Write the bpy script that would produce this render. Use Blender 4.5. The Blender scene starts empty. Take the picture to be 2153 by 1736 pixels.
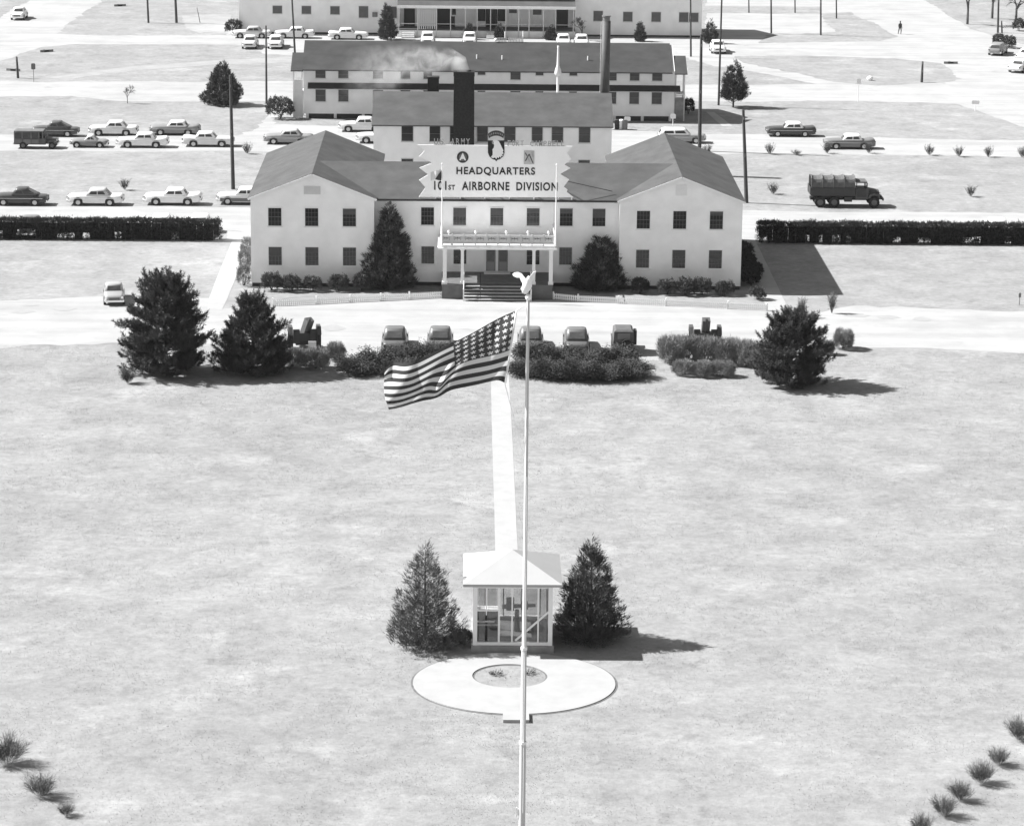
import bpy, bmesh, math, random
import numpy as np
from mathutils import Vector, Matrix

S = bpy.context.scene
COL = S.collection
rad = math.radians

# ------------------------------------------------------------------ camera
CAM_H = 48.09
FPX, PW, PH = 6100.0, 2152.0, 1736.0          # focal length and frame in picture units
def cam_axes(pitch, yaw, roll):
    f = Vector((math.sin(yaw)*math.cos(pitch), math.cos(yaw)*math.cos(pitch), -math.sin(pitch)))
    r = Vector((math.cos(yaw), -math.sin(yaw), 0)); u = r.cross(f)
    return f, math.cos(roll)*r+math.sin(roll)*u, -math.sin(roll)*r+math.cos(roll)*u
FWD, RGT, UPV = cam_axes(rad(14.407), rad(.897), rad(.609))
cd = bpy.data.cameras.new('camera'); cam = bpy.data.objects.new('camera', cd); COL.objects.link(cam)
cam.matrix_world = Matrix(((RGT.x, UPV.x, -FWD.x, 0), (RGT.y, UPV.y, -FWD.y, 0), (RGT.z, UPV.z, -FWD.z, CAM_H), (0, 0, 0, 1)))
cd.sensor_fit = 'HORIZONTAL'; cd.sensor_width = 36; cd.lens = 36*FPX/PW
cd.clip_start = 1; cd.clip_end = 6000
S.camera = cam

# ------------------------------------------------------------------ sky, sun, exposure
SH = Vector((1.10, -0.20, -1.0)).normalized()             # the way sunlight travels
elev = math.asin(-SH.z)
wd = bpy.data.worlds.new('World'); S.world = wd; wd.use_nodes = True
nt = wd.node_tree; bg = nt.nodes['Background']
sky = nt.nodes.new('ShaderNodeTexSky'); sky.sky_type = 'NISHITA'; sky.sun_disc = False
sky.sun_elevation = elev; sky.sun_rotation = math.atan2(-SH.x, -SH.y)
bw = nt.nodes.new('ShaderNodeRGBToBW')                    # black and white film
nt.links.new(sky.outputs[0], bw.inputs[0]); nt.links.new(bw.outputs[0], bg.inputs[0])
bg.inputs[1].default_value = 0.068
sd = bpy.data.lights.new('sun', 'SUN'); sun = bpy.data.objects.new('sun', sd); COL.objects.link(sun)
sd.energy = 4.6; sd.angle = rad(.53); sd.color = (1, 1, 1)
sun.rotation_euler = SH.to_track_quat('-Z', 'Y').to_euler(); sun.location = (-60, 200, 80)
S.view_settings.view_transform = 'Standard'; S.view_settings.look = 'None'
S.view_settings.exposure = 1.33; S.view_settings.gamma = 1; S.view_settings.use_curve_mapping = False
S.render.engine = 'CYCLES'; S.cycles.volume_step_rate = 1.5; S.cycles.max_bounces = 8; S.cycles.volume_bounces = 2

# ------------------------------------------------------------------ helpers
def at(x, y, z=0.0):
    """where the photograph's point (x, y) meets the level z"""
    d = FWD*FPX + RGT*(x-PW/2) - UPV*(y-PH/2)
    t = (z-CAM_H)/d.z
    return Vector((d.x*t, d.y*t, z))
def atY(x, y, Y):
    d = FWD*FPX + RGT*(x-PW/2) - UPV*(y-PH/2)
    t = Y/d.y
    return Vector((d.x*t, Y, CAM_H+d.z*t))

MATS = {}
def mat(name, v, rough=.8, var=0.0, scale=3.0, bump=0.0, bscale=20.0, metal=0.0, spec=.3, stretch=None, detail=4, tr=0):
    if name in MATS: return MATS[name]
    m = bpy.data.materials.new(name); m.use_nodes = True; n = m.node_tree; p = n.nodes['Principled BSDF']
    p.inputs['Base Color'].default_value = (v, v, v, 1); p.inputs['Roughness'].default_value = rough
    p.inputs['Metallic'].default_value = metal; p.inputs['Specular IOR Level'].default_value = spec
    if tr: p.inputs['Transmission Weight'].default_value = tr
    if var or bump:
        tc = n.nodes.new('ShaderNodeTexCoord'); mp = n.nodes.new('ShaderNodeMapping')
        n.links.new(tc.outputs['Object'], mp.inputs[0])
        if stretch: mp.inputs['Scale'].default_value = stretch
    if var:
        no = n.nodes.new('ShaderNodeTexNoise'); no.inputs['Scale'].default_value = scale; no.inputs['Detail'].default_value = detail
        no.inputs['Roughness'].default_value = .62
        n.links.new(mp.outputs[0], no.inputs[0])
        r = n.nodes.new('ShaderNodeMapRange'); r.inputs[1].default_value = .28; r.inputs[2].default_value = .72
        r.inputs[3].default_value = v*(1-var); r.inputs[4].default_value = v*(1+var)
        n.links.new(no.outputs[0], r.inputs[0]); n.links.new(r.outputs[0], p.inputs['Base Color'])
    if bump:
        nb = n.nodes.new('ShaderNodeTexNoise'); nb.inputs['Scale'].default_value = bscale; nb.inputs['Detail'].default_value = 3
        n.links.new(mp.outputs[0], nb.inputs[0])
        b = n.nodes.new('ShaderNodeBump'); b.inputs['Strength'].default_value = bump; b.inputs['Distance'].default_value = .05
        n.links.new(nb.outputs[0], b.inputs['Height']); n.links.new(b.outputs[0], p.inputs['Normal'])
    MATS[name] = m; return m

class MB:
    """collects shapes, then links them as one mesh object"""
    def __init__(s): s.v = []; s.f = []; s.mi = []
    def add(s, vs, fs, mi=0):
        o = len(s.v); s.v += [tuple(v) for v in vs]; s.f += [tuple(i+o for i in f) for f in fs]; s.mi += [mi]*len(fs); return s
    def box(s, x0, x1, y0, y1, z0, z1, mi=0):
        return s.add([(x0,y0,z0),(x1,y0,z0),(x1,y1,z0),(x0,y1,z0),(x0,y0,z1),(x1,y0,z1),(x1,y1,z1),(x0,y1,z1)],
                     [(0,3,2,1),(4,5,6,7),(0,1,5,4),(1,2,6,5),(2,3,7,6),(3,0,4,7)], mi)
    def hexa(s, p, mi=0):
        return s.add(p, [(0,3,2,1),(4,5,6,7),(0,1,5,4),(1,2,6,5),(2,3,7,6),(3,0,4,7)], mi)
    def bar(s, a, b, w, h=None, mi=0):
        a, b = Vector(a), Vector(b); d = (b-a).normalized(); h = h or w
        up = Vector((0,0,1)) if abs(d.z) < .95 else Vector((0,1,0))
        r = d.cross(up).normalized()*w/2; u = r.cross(d).normalized()*h/2
        return s.hexa([a-r-u, a+r-u, a+r+u, a-r+u, b-r-u, b+r-u, b+r+u, b-r+u], mi)
    def cyl(s, a, b, r0, r1=None, n=10, mi=0, cap=True):
        a, b = Vector(a), Vector(b); r1 = r0 if r1 is None else r1; d = (b-a).normalized()
        up = Vector((0,0,1)) if abs(d.z) < .95 else Vector((0,1,0))
        e = d.cross(up).normalized(); g = d.cross(e)
        A = [a+(e*math.cos(2*math.pi*i/n)+g*math.sin(2*math.pi*i/n))*r0 for i in range(n)]
        B = [b+(e*math.cos(2*math.pi*i/n)+g*math.sin(2*math.pi*i/n))*r1 for i in range(n)]
        fs = [(i, (i+1) % n, n+(i+1) % n, n+i) for i in range(n)]
        if cap: fs += [tuple(range(n))[::-1], tuple(range(n, 2*n))]
        return s.add(A+B, fs, mi)
    def loft(s, rings, mi=0, cap=True):
        n = len(rings[0]); vs = [p for r in rings for p in r]; fs = []
        for k in range(len(rings)-1):
            fs += [(k*n+i, k*n+(i+1) % n, (k+1)*n+(i+1) % n, (k+1)*n+i) for i in range(n)]
        if cap: fs += [tuple(range(n))[::-1], tuple(range((len(rings)-1)*n, len(rings)*n))]
        return s.add(vs, fs, mi)
    def prism(s, poly, axis, a, b, mi=0):
        """poly: 2D outline; axis 'y': (x,z) outline pushed along y; 'x': (y,z); 'z': (x,y)"""
        f = {'y': lambda p, t: (p[0], t, p[1]), 'x': lambda p, t: (t, p[0], p[1]), 'z': lambda p, t: (p[0], p[1], t)}[axis]
        return s.loft([[f(p, a) for p in poly], [f(p, b) for p in poly]], mi)
    def ball(s, c, rx, ry=None, rz=None, n=10, m=6, mi=0):
        ry = ry or rx; rz = rz or rx; c = Vector(c); rings = []
        for k in range(m+1):
            t = math.pi*(k/m) if 0 < k < m else (.04 if k == 0 else math.pi-.04)
            rings.append([c+Vector((rx*math.sin(t)*math.cos(2*math.pi*i/n), ry*math.sin(t)*math.sin(2*math.pi*i/n), -rz*math.cos(t))) for i in range(n)])
        return s.loft(rings, mi)
    def mesh(s, name, mats, smooth=False, fix=True):
        me = bpy.data.meshes.new(name); me.from_pydata(s.v, [], s.f)
        for m in (mats if isinstance(mats, (list, tuple)) else [mats]): me.materials.append(m)
        me.polygons.foreach_set('material_index', s.mi)
        if fix:
            b = bmesh.new(); b.from_mesh(me); bmesh.ops.recalc_face_normals(b, faces=b.faces[:]); b.to_mesh(me); b.free()
        if smooth: me.polygons.foreach_set('use_smooth', [True]*len(me.polygons))
        me.update(); return me
    def build(s, name, mats, parent=None, loc=(0,0,0), smooth=False, rot=None):
        return link(name, s.mesh(name, mats, smooth), parent, loc, rot)
    def off(s, d):
        s.v = [(x+d[0], y+d[1], z+d[2]) for x, y, z in s.v]; return s

def link(name, me, parent=None, loc=(0,0,0), rot=None):
    o = bpy.data.objects.new(name, me); COL.objects.link(o); o.location = loc
    if rot: o.rotation_euler = rot
    if parent: o.parent = parent
    return o
def tag(o, label, cat, group=None, kind=None):
    if label: o['label'] = label
    if cat: o['category'] = cat
    if group: o['group'] = group
    if kind: o['kind'] = kind
    return o
def thing(name, label, cat, loc, rz=0, group=None):
    o = bpy.data.objects.new(name, None); COL.objects.link(o); o.empty_display_size = .3
    o.location = loc; o.rotation_euler = (0, 0, rz); return tag(o, label, cat, group)
def copytree(o, parent=None):
    c = o.copy(); COL.objects.link(c)
    if parent: c.parent = parent
    for ch in o.children: copytree(ch, c)
    return c

# ------------------------------------------------------------------ materials
def lawn_material():
    m = bpy.data.materials.new('dry_lawn'); m.use_nodes = True; n = m.node_tree; p = n.nodes['Principled BSDF']
    p.inputs['Roughness'].default_value = .95; p.inputs['Specular IOR Level'].default_value = .05
    tc = n.nodes.new('ShaderNodeTexCoord')
    def noise(sx, sy, sc, det, rg=.6, off=0):
        mp = n.nodes.new('ShaderNodeMapping'); mp.inputs['Scale'].default_value = (sx, sy, 1); mp.inputs['Location'].default_value = (off, off*.7, 0)
        n.links.new(tc.outputs['Object'], mp.inputs[0])
        t = n.nodes.new('ShaderNodeTexNoise'); t.inputs['Scale'].default_value = sc; t.inputs['Detail'].default_value = det; t.inputs['Roughness'].default_value = rg
        n.links.new(mp.outputs[0], t.inputs[0]); return t.outputs[0]
    def mr(s, a, b, c, d):
        r = n.nodes.new('ShaderNodeMapRange'); r.inputs[1].default_value = a; r.inputs[2].default_value = b; r.inputs[3].default_value = c; r.inputs[4].default_value = d
        n.links.new(s, r.inputs[0]); return r.outputs[0]
    def mth(op, a, b):
        q = n.nodes.new('ShaderNodeMath'); q.operation = op
        for i, t in enumerate((a, b)):
            if isinstance(t, (int, float)): q.inputs[i].default_value = t
            else: n.links.new(t, q.inputs[i])
        return q.outputs[0]
    big = mr(noise(1, 1, .045, 3, .55), .3, .7, .93, 1.06)
    mid = mr(noise(1, 1, .27, 6, .72, 13), .30, .70, .80, 1.16)
    fin = mr(noise(1, 1, 1.6, 6, .80, 41), .30, .70, .80, 1.18)
    dk = mr(noise(1, 1, .50, 6, .72, 91), .55, .70, 1.0, .79)
    pale = mr(noise(1, 1, .16, 6, .70, 77), .56, .66, 1.0, 1.20)
    c = mth('MULTIPLY', mth('MULTIPLY', mth('MULTIPLY', big, mid), mth('MULTIPLY', fin, pale)), mth('MULTIPLY', dk, .252))
    n.links.new(c, p.inputs['Base Color'])
    b = n.nodes.new('ShaderNodeBump'); b.inputs['Strength'].default_value = .5; b.inputs['Distance'].default_value = .06
    n.links.new(noise(1, 1, 5, 4, .7, 5), b.inputs['Height']); n.links.new(b.outputs[0], p.inputs['Normal'])
    return m
LAWN = lawn_material()
def road_material():
    m = bpy.data.materials.new('pale_gravel_road'); m.use_nodes = True; n = m.node_tree; p = n.nodes['Principled BSDF']
    p.inputs['Roughness'].default_value = .95; p.inputs['Specular IOR Level'].default_value = .05
    tc = n.nodes.new('ShaderNodeTexCoord'); prev = None
    for sc, st, lo, hi, det, a, b in ((.30, (1, 1, 1), .90, 1.08, 6, .3, .7), (.55, (.05, 1, 1), .90, 1.05, 4, .35, .65), (.12, (1, 1, 1), .92, 1.04, 3, .3, .7), (.42, (1, 1, 1), 1.0, .80, 5, .62, .76)):
        mp = n.nodes.new('ShaderNodeMapping'); mp.inputs['Scale'].default_value = st; mp.inputs['Location'].default_value = (sc*70, sc*31, 0); n.links.new(tc.outputs['Object'], mp.inputs[0])
        t = n.nodes.new('ShaderNodeTexNoise'); t.inputs['Scale'].default_value = sc; t.inputs['Detail'].default_value = det; t.inputs['Roughness'].default_value = .65; n.links.new(mp.outputs[0], t.inputs[0])
        r = n.nodes.new('ShaderNodeMapRange'); r.inputs[1].default_value = a; r.inputs[2].default_value = b; r.inputs[3].default_value = lo; r.inputs[4].default_value = hi; n.links.new(t.outputs[0], r.inputs[0])
        q = n.nodes.new('ShaderNodeMath'); q.operation = 'MULTIPLY'; n.links.new(r.outputs[0], q.inputs[0])
        if prev is None: q.inputs[1].default_value = .345
        else: n.links.new(prev, q.inputs[1])
        prev = q.outputs[0]
    n.links.new(prev, p.inputs['Base Color']); return m
PAVE = road_material()
CONC = mat('white_concrete', .335, .9, .08, .9, .1, 12, spec=.1, detail=6)
WORN = mat('worn_earth', .285, .95, .12, .5, spec=.05)
def siding_material(name, v, board=.13):
    m = bpy.data.materials.new(name); m.use_nodes = True; n = m.node_tree; p = n.nodes['Principled BSDF']
    p.inputs['Roughness'].default_value = .6; p.inputs['Specular IOR Level'].default_value = .3
    tc = n.nodes.new('ShaderNodeTexCoord'); no = n.nodes.new('ShaderNodeTexNoise'); no.inputs['Scale'].default_value = .7; no.inputs['Detail'].default_value = 6
    n.links.new(tc.outputs['Object'], no.inputs[0])
    r = n.nodes.new('ShaderNodeMapRange'); r.inputs[1].default_value = .3; r.inputs[2].default_value = .7; r.inputs[3].default_value = v*.91; r.inputs[4].default_value = v*1.04
    n.links.new(no.outputs[0], r.inputs[0]); n.links.new(r.outputs[0], p.inputs['Base Color'])
    w = n.nodes.new('ShaderNodeTexWave'); w.wave_type = 'BANDS'; w.bands_direction = 'Z'; w.wave_profile = 'SAW'; w.inputs['Scale'].default_value = .314/board
    n.links.new(tc.outputs['Object'], w.inputs[0])
    b = n.nodes.new('ShaderNodeBump'); b.inputs['Strength'].default_value = .35; b.inputs['Distance'].default_value = .02
    n.links.new(w.outputs[1], b.inputs['Height']); n.links.new(b.outputs[0], p.inputs['Normal'])
    return m
SID_W = siding_material('white_clapboard', .90)
SID_2 = siding_material('cream_clapboard', .88)
SID_3 = siding_material('buff_clapboard', .74)
SID_4 = siding_material('tan_clapboard', .84)
WHITE = mat('white_paint', .82, .5, .03, 2)
DULLW = mat('weathered_white_paint', .62, .6, .06, 2)
def shingle_material(name, v):
    m = mat(name, v, .9, .22, .55, .35, 14, spec=.15, stretch=(1, 1, 2.4), detail=8); return m
ROOF1 = shingle_material('grey_shingle', .078); ROOF2 = shingle_material('grey_shingle_boiler_house', .08)
ROOF3 = shingle_material('dark_grey_shingle', .052); ROOF4 = shingle_material('far_grey_shingle', .085)
DARK = mat('dark_paint_and_shade', .03, .6, .2, 3); FOUND = mat('dark_foundation', .05, .9, .25, 3)  # real dark paint, and painted-in shade for wheel wells and crawl space
GLASS = mat('window_glass', .022, .12, spec=.5); GLASS2 = mat('window_glass_dull', .05, .25, .3, 2, spec=.4)
BARS = mat('sash_bar_paint', .10, .6)
BLIND = mat('window_blind', .085, .8, .1, 3)
BRICKD = mat('sooty_brick', .022, .9, .35, 6, .3, 20)
STEEL = mat('grey_steel', .16, .5, .2, 2, metal=.2); CHROME = mat('chrome', .75, .2, metal=.9)
TYRE = mat('tyre_rubber', .022, .85); HUB = mat('hubcap', .5, .3, metal=.6)
OD = mat('olive_drab_paint', .075, .6, .15, 2); CANVAS = mat('olive_canvas', .10, .9, .2, 3, .3, 8)
ODD = mat('dark_olive_paint', .045, .55, .15, 2)
POLE = mat('creosoted_wood', .055, .9, .3, 3, stretch=(6, 6, .5)); BARK = mat('bark', .06, .95, .3, 5)
PINE = mat('pine_needles', .060, .8, .35, 1.2, spec=.15); CEDAR = mat('cedar_foliage', .082, .8, .4, 1.0, spec=.15)
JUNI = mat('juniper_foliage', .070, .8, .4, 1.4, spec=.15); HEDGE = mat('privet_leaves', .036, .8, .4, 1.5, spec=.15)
TWIG = mat('bare_twigs', .13, .9, .3, 2, spec=.1); TWIGD = mat('dark_twigs', .075, .9, .3, 2, spec=.1)
SHRUB = mat('clipped_shrub_leaves', .105, .85, .4, 1.5, spec=.1); FORSY = mat('pale_twig_shrub', .23, .9, .35, 1.2, spec=.1)
BLACK = mat('black_lettering', .018, .7); GREYL = mat('grey_lettering', .36, .6)
FASC = mat('dark_gutter', .03, .6)

# ------------------------------------------------------------------ ground, roads and paths
def ragged(pts, step=1.1, amp=.16, seed=3):
    rg = random.Random(seed); out = []
    for a, b in zip(pts, pts[1:]+pts[:1]):
        a, b = Vector(a[:2]), Vector(b[:2]); L = (b-a).length; k = min(400, max(1, int(L/step)))
        if L > 900: k = 1
        nr = Vector((-(b-a).y, (b-a).x))/max(L, 1e-6)
        for i in range(k): out.append(a+(b-a)*i/k+nr*(rg.gauss(0, amp) if i else 0)+nr*amp*1.3*math.sin(i*.37+len(out)*.01))
    return out
def sheet(name, pts, m, z, kind='structure', label=None):
    if name in ('road', 'front_drive', 'footpath', 'road_junction', 'lawn_island', 'road_apron'): pts = ragged([tuple(p) for p in pts])
    elif name == 'path': pts = ragged([tuple(p) for p in pts], 2.5, .008)
    me = bpy.data.meshes.new(name); me.from_pydata([(p[0], p[1], z) for p in pts], [], [tuple(range(len(pts)))])
    me.materials.append(m); o = link(name, me)
    if me.polygons[0].normal.z < 0: me.flip_normals()
    o['kind'] = kind
    if label: o['label'] = label
    return o
def A2(*p): return [at(x, y) for x, y in p]
sheet('ground', [(-2500, -400), (2500, -400), (2500, 4500), (-2500, 4500)], LAWN, 0)
sheet('front_drive', A2((-700,646),(0,633),(220,624),(438,627),(468,650),(573,643),(664,639),(800,632),(932,627),(1165,632),(1300,638),(1530,649),(1640,656),(1703,663),(1790,644),(2152,655),(2900,680),(2900,772),(2152,742),(1893,730),(1749,731),(1600,745),(1400,757),(720,757),(600,745),(430,727),(258,719),(0,732),(-700,762)), PAVE, .006)
sheet('path', [(1.58, 143.3), (2.86, 143.3), (2.86, 207.5), (1.58, 207.5)], CONC, .008)
sheet('path', A2((489,503),(525,503),(478,628),(466,652),(436,652),(439,627)), CONC, .012)
sheet('path', A2((1556,508),(1588,508),(1662,660),(1614,654)), CONC, .012)
sheet('road', [(-120, 249.8), (140, 251.5), (140, 262.6), (-120, 261.6)], PAVE, .006)
sheet('road_apron', [(-21.2, 245.6), (-17.6, 245.6), (-17.6, 250.6), (-21.2, 250.6)], PAVE, .010)
sheet('road_apron', [(21.9, 246.4), (25.2, 246.4), (25.2, 251.6), (21.9, 251.6)], PAVE, .010)
sheet('road', A2((-700,279),(0,284),(500,286),(545,270),(566,238),(580,238),(575,262),(700,266),(1290,268),(1440,283),(1563,283),(1800,289),(2152,296),(2900,318),(2900,352),(2152,330),(1570,323),(1300,330),(800,326),(600,320),(0,318),(-700,314)), PAVE, .006)
sheet('road', A2((-700,164),(0,171),(80,174),(241,172),(432,173),(640,171),(640,212),(432,214),(300,214),(241,212),(151,202),(0,204),(-700,200)), PAVE, .006)
sheet('road', A2((66,0),(110,-45),(290,-45),(211,4),(171,32),(131,60),(117,72),(200,76),(480,75),(500,50),(640,60),(1470,70),(1560,88),(1560,120),(1440,118),(640,118),(560,115),(500,95),(151,94),(80,102),(0,130),(-300,230),(-300,150),(0,36)), PAVE, .006)
sheet('footpath', A2((640,118),(432,129),(250,143),(100,164),(140,167),(260,152),(432,138),(640,130)), WORN, .005)
sheet('footpath', A2((380,34),(480,30),(490,62),(420,70),(390,58)), WORN, .005)
sheet('road_junction', A2((1440,92),(1482,60),(1482,-45),(2010,-45),(2045,62),(2100,80),(2900,300),(2900,330),(2152,268),(2091,248),(2040,229),(2009,219),(1786,213),(1573,215),(1440,214),(1440,178)), PAVE, .007)
for q in (((1544,119),(1675,118),(1881,124),(1977,134),(2021,166),(1990,173),(1843,181),(1754,173),(1660,152),(1563,133)),
          ((1440,124),(1500,140),(1600,155),(1715,177),(1563,179),(1440,179)),
          ((1595,92),(1850,87),(1888,78),(1786,26),(1722,30),(1756,68),(1605,75)),
          ((1482,13),(1722,15),(1725,29),(1482,29)),
          ((1953,8),(2045,64),(2080,72),(2400,110),(2400,-45),(1900,-25))):
    sheet('lawn_island', A2(*q), LAWN, .013)
sheet('path', A2((1484,236),(1500,236),(1540,266),(1518,266)), CONC, .012)
sheet('footpath', A2((2050,62),(2120,58),(2200,70),(2200,84),(2080,74)), WORN, .017)
def ellipse_ring(name, cx, cy, rx, ry, ix, iy, irx, iry, z0, z1, m, n=72):
    b = MB(); o = [(cx+rx*math.cos(2*math.pi*i/n), cy+ry*math.sin(2*math.pi*i/n)) for i in range(n)]
    q = [(ix+irx*math.cos(2*math.pi*i/n), iy+iry*math.sin(2*math.pi*i/n)) for i in range(n)]
    R = [[(x, y, z0) for x, y in o], [(x, y, z1) for x, y in o], [(x, y, z1) for x, y in q], [(x, y, z0) for x, y in q]]
    b.loft(R, cap=False); r = b.build(name, m); r['kind'] = 'structure'; return r
for i, (px, py, rx, ry) in enumerate(((48,655,.9,.5),(135,650,1.0,.5),(1800,663,.9,.5),(1868,667,.9,.5),(1937,671,.8,.5),(62,642,.7,.3),(700,690,.9,.7),(1420,700,.8,.6))):
    p = at(px, py); rg = random.Random(i)
    sheet('oil_stain', [(p.x+rx*math.cos(k*.449)*rg.uniform(.7, 1.2), p.y+ry*1.5*math.sin(k*.449)*rg.uniform(.7, 1.2)) for k in range(14)], mat('oil_stain', .285, .9, .06, 1.5), .016)
plaza = ellipse_ring('plaza', 2.35, 134.15, 4.95, 4.42, 2.15, 135.1, 1.85, 1.72, -.02, .05, CONC)

# ------------------------------------------------------------------ buildings: windows and doors
WCACHE = {}
def window(parent, x0, x1, z0, z1, y, kind='six', glass=None, proud=.05, blind=0.0, trim=WHITE):
    """a sash window set on a wall that faces -y; coordinates relative to the parent"""
    w, h = round(x1-x0, 2), round(z1-z0, 2); g = glass or GLASS
    k = (w, h, kind, g.name, trim.name)
    if k not in WCACHE:
        f = MB(); t = .06
        f.box(-w/2-t, -w/2, -proud, 0, -h/2-t, h/2+t).box(w/2, w/2+t, -proud, 0, -h/2-t, h/2+t)
        f.box(-w/2, w/2, -proud, 0, h/2, h/2+t).box(-w/2, w/2, -proud, 0, -h/2-t, -h/2)
        sill = MB().box(-w/2-t-.03, w/2+t+.03, -proud-.06, -.004, -h/2-t-.05, -h/2-t-.004)
        bars = MB()
        if kind == 'six':
            bars.box(-w/2+.001, w/2-.001, -proud+.012, -.012, -.025, .025)
            for i in (1, 2, 3): bars.box(-w/2+w*i/4-.011, -w/2+w*i/4+.011, -proud+.02, -.013, -h/2+.001, h/2-.001)
            for zz in (-h/4, h/4): bars.box(-w/2+.001, w/2-.001, -proud+.022, -.014, zz-.011, zz+.011)
        elif kind == 'two':
            bars.box(-w/2+.001, w/2-.001, -proud+.012, -.012, -.022, .022)
        up = MB().box(-w/2, w/2, -.010, -.003, 0, h/2); lo = MB().box(-w/2, w/2, -.010, -.003, -h/2, 0)
        WCACHE[k] = (f.mesh('window', trim), sill.mesh('sill', trim), bars.mesh('glazing_bars', BARS) if bars.v else None,
                     up.mesh('pane', g), lo.mesh('pane', g))
    fm, sm, bm_, um, lm = WCACHE[k]
    o = link('window', fm, parent, ((x0+x1)/2, y, (z0+z1)/2))
    link('sill', sm, o)
    if bm_: link('glazing_bars', bm_, o)
    link('pane', um, o); link('pane', lm, o)
    if blind:
        MB().box(-w/2, w/2, -.0115, -.0105, h/2-h*blind, h/2).build('blind', BLIND, o)
    return o

rng = random.Random(4)
# ------------------------------------------------------------------ headquarters building
HX, HY = 2.18, 227.2
hq = thing('headquarters_building', 'white two-storey headquarters with grey gable roofs, two wings and a front porch', 'building', (HX, HY, 0))
LW, RW, CY = (-17.35, -7.55), (11.95, 21.72), 228.0
def gable_walls(b, x0, x1, y0, y1, ze, zr):
    xm = (x0+x1)/2
    b.prism([(x0, .3), (x1, .3), (x1, ze), (xm, zr), (x0, ze)], 'y', y0, y1)
w = MB()
for x0, x1 in (LW, RW): gable_walls(w, x0-HX, x1-HX, 0, 21.6, 7.08, 9.02)
w.box(LW[1]-HX-.5, RW[0]-HX+.5, CY-HY, CY-HY+11.2, .3, 7.04)
wall = w.build('wall', SID_W, hq)
f = MB()
for x0, x1 in (LW, RW): f.box(x0-HX+.06, x1-HX-.06, .06, 21.5, -.3, .3)
f.box(LW[1]-HX, RW[0]-HX, CY-HY+.06, CY-HY+11, -.3, .3)
f.build('foundation', FOUND, hq)
def gable_roof(name, x0, x1, y0, y1, ze, zr, m, par, ox, oy, over=.22, th=.12):
    xm = (x0+x1)/2; sl = (zr-ze)/((x1-x0)/2); x0 -= over; x1 += over; ze -= over*sl
    b = MB()
    P = [(x0, ze+.05), (xm, zr+.05), (x1, ze+.05), (x1, ze+.05+th), (xm, zr+.05+th), (x0, ze+.05+th)]
    b.prism([(p[0]-ox, p[1]) for p in P], 'y', y0-oy, y1-oy)
    return b.build(name, m, par)
for x0, x1 in (LW, RW): gable_roof('roof', x0, x1, HY-.16, HY+21.8, 7.08, 9.02, ROOF1, hq, HX, HY)
# middle roof: ridge across, running into the wings
yr = 233.55
b = MB(); sl = (9.0-7.06)/(yr-CY)
P = [(CY-.3, 7.06-.3*sl), (yr, 8.98), (2*yr-CY+.3, 7.06-.3*sl), (2*yr-CY+.3, 7.18-.3*sl), (yr, 9.10), (CY-.3, 7.18-.3*sl)]
b.prism([(p[0]-HY, p[1]) for p in P], 'x', -12.6-HX, 16.9-HX); b.build('roof', ROOF1, hq)
MB().box(LW[1]-HX+.15, RW[0]-HX-.15, CY-HY-.42, CY-HY-.305, 6.93, 7.06).build('gutter', FASC, hq)
for x0, x1 in (LW, RW):
    xm = (x0+x1)/2
    for s, xa in ((1, x0-.2), (-1, x1+.2)):
        MB().bar((xa-HX, -.19, 7.06), (xm-HX, -.19, 9.06), .05, .16).build('rake_board', WHITE, hq)
# wing windows
for c0, xs in ((0, (-15.43, -12.51, -9.52)), (1, (13.84, 16.73, 19.65))):
    for x in xs:
        for z0, z1 in ((4.93, 6.36), (1.75, 3.22)):
            window(hq, x-.52-HX, x+.52-HX, z0, z1, -.003, blind=rng.choice([0, 0, .5, .35, .2]))
for x in (-3.33, -.77, 2.19, 5.09, 7.73, 10.34):
    window(hq, x-.51-HX, x+.51-HX, 4.94, 6.36, CY-HY-.003, blind=(.42 if abs(x-2.19) < .1 else rng.choice([0, .5, .3, 0])))
for x in (-3.3, -.73, 5.12, 7.72, 10.34):
    window(hq, x-.51-HX, x+.51-HX, 1.79, 3.2, CY-HY-.003, blind=rng.choice([0, .5, 0]))
for s in (LW[0], RW[1]):      # side windows of the wings
    for y in (3, 6.2, 9.4, 12.6, 15.8, 19):
        for z in (5.65, 2.5):
            o = window(hq, -.52, .52, -.72, .72, 0)
            o.location = (s-HX+(-.003 if s < 0 else .003), y, z); o.rotation_euler = (0, 0, -math.pi/2 if s < 0 else math.pi/2)
lv = MB()
for i in range(7): lv.box(-.6, .6, -.05, -.02, -.27+i*.078, -.27+i*.078+.05)
lv.box(-.66, .66, -.03, 0, -.33, .33)
lv.build('gable_louvre', DULLW, hq, (-12.46-HX, -.003, 7.8))
lv2 = MB().box(-.45, .45, -.03, 0, -.45, .45)
for i in range(8): lv2.box(-.4, .4, -.06, -.031, -.4+i*.1, -.34+i*.1)
lv2.build('gable_louvre', WHITE, hq, (16.8-HX, -.003, 8.03))
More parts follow.
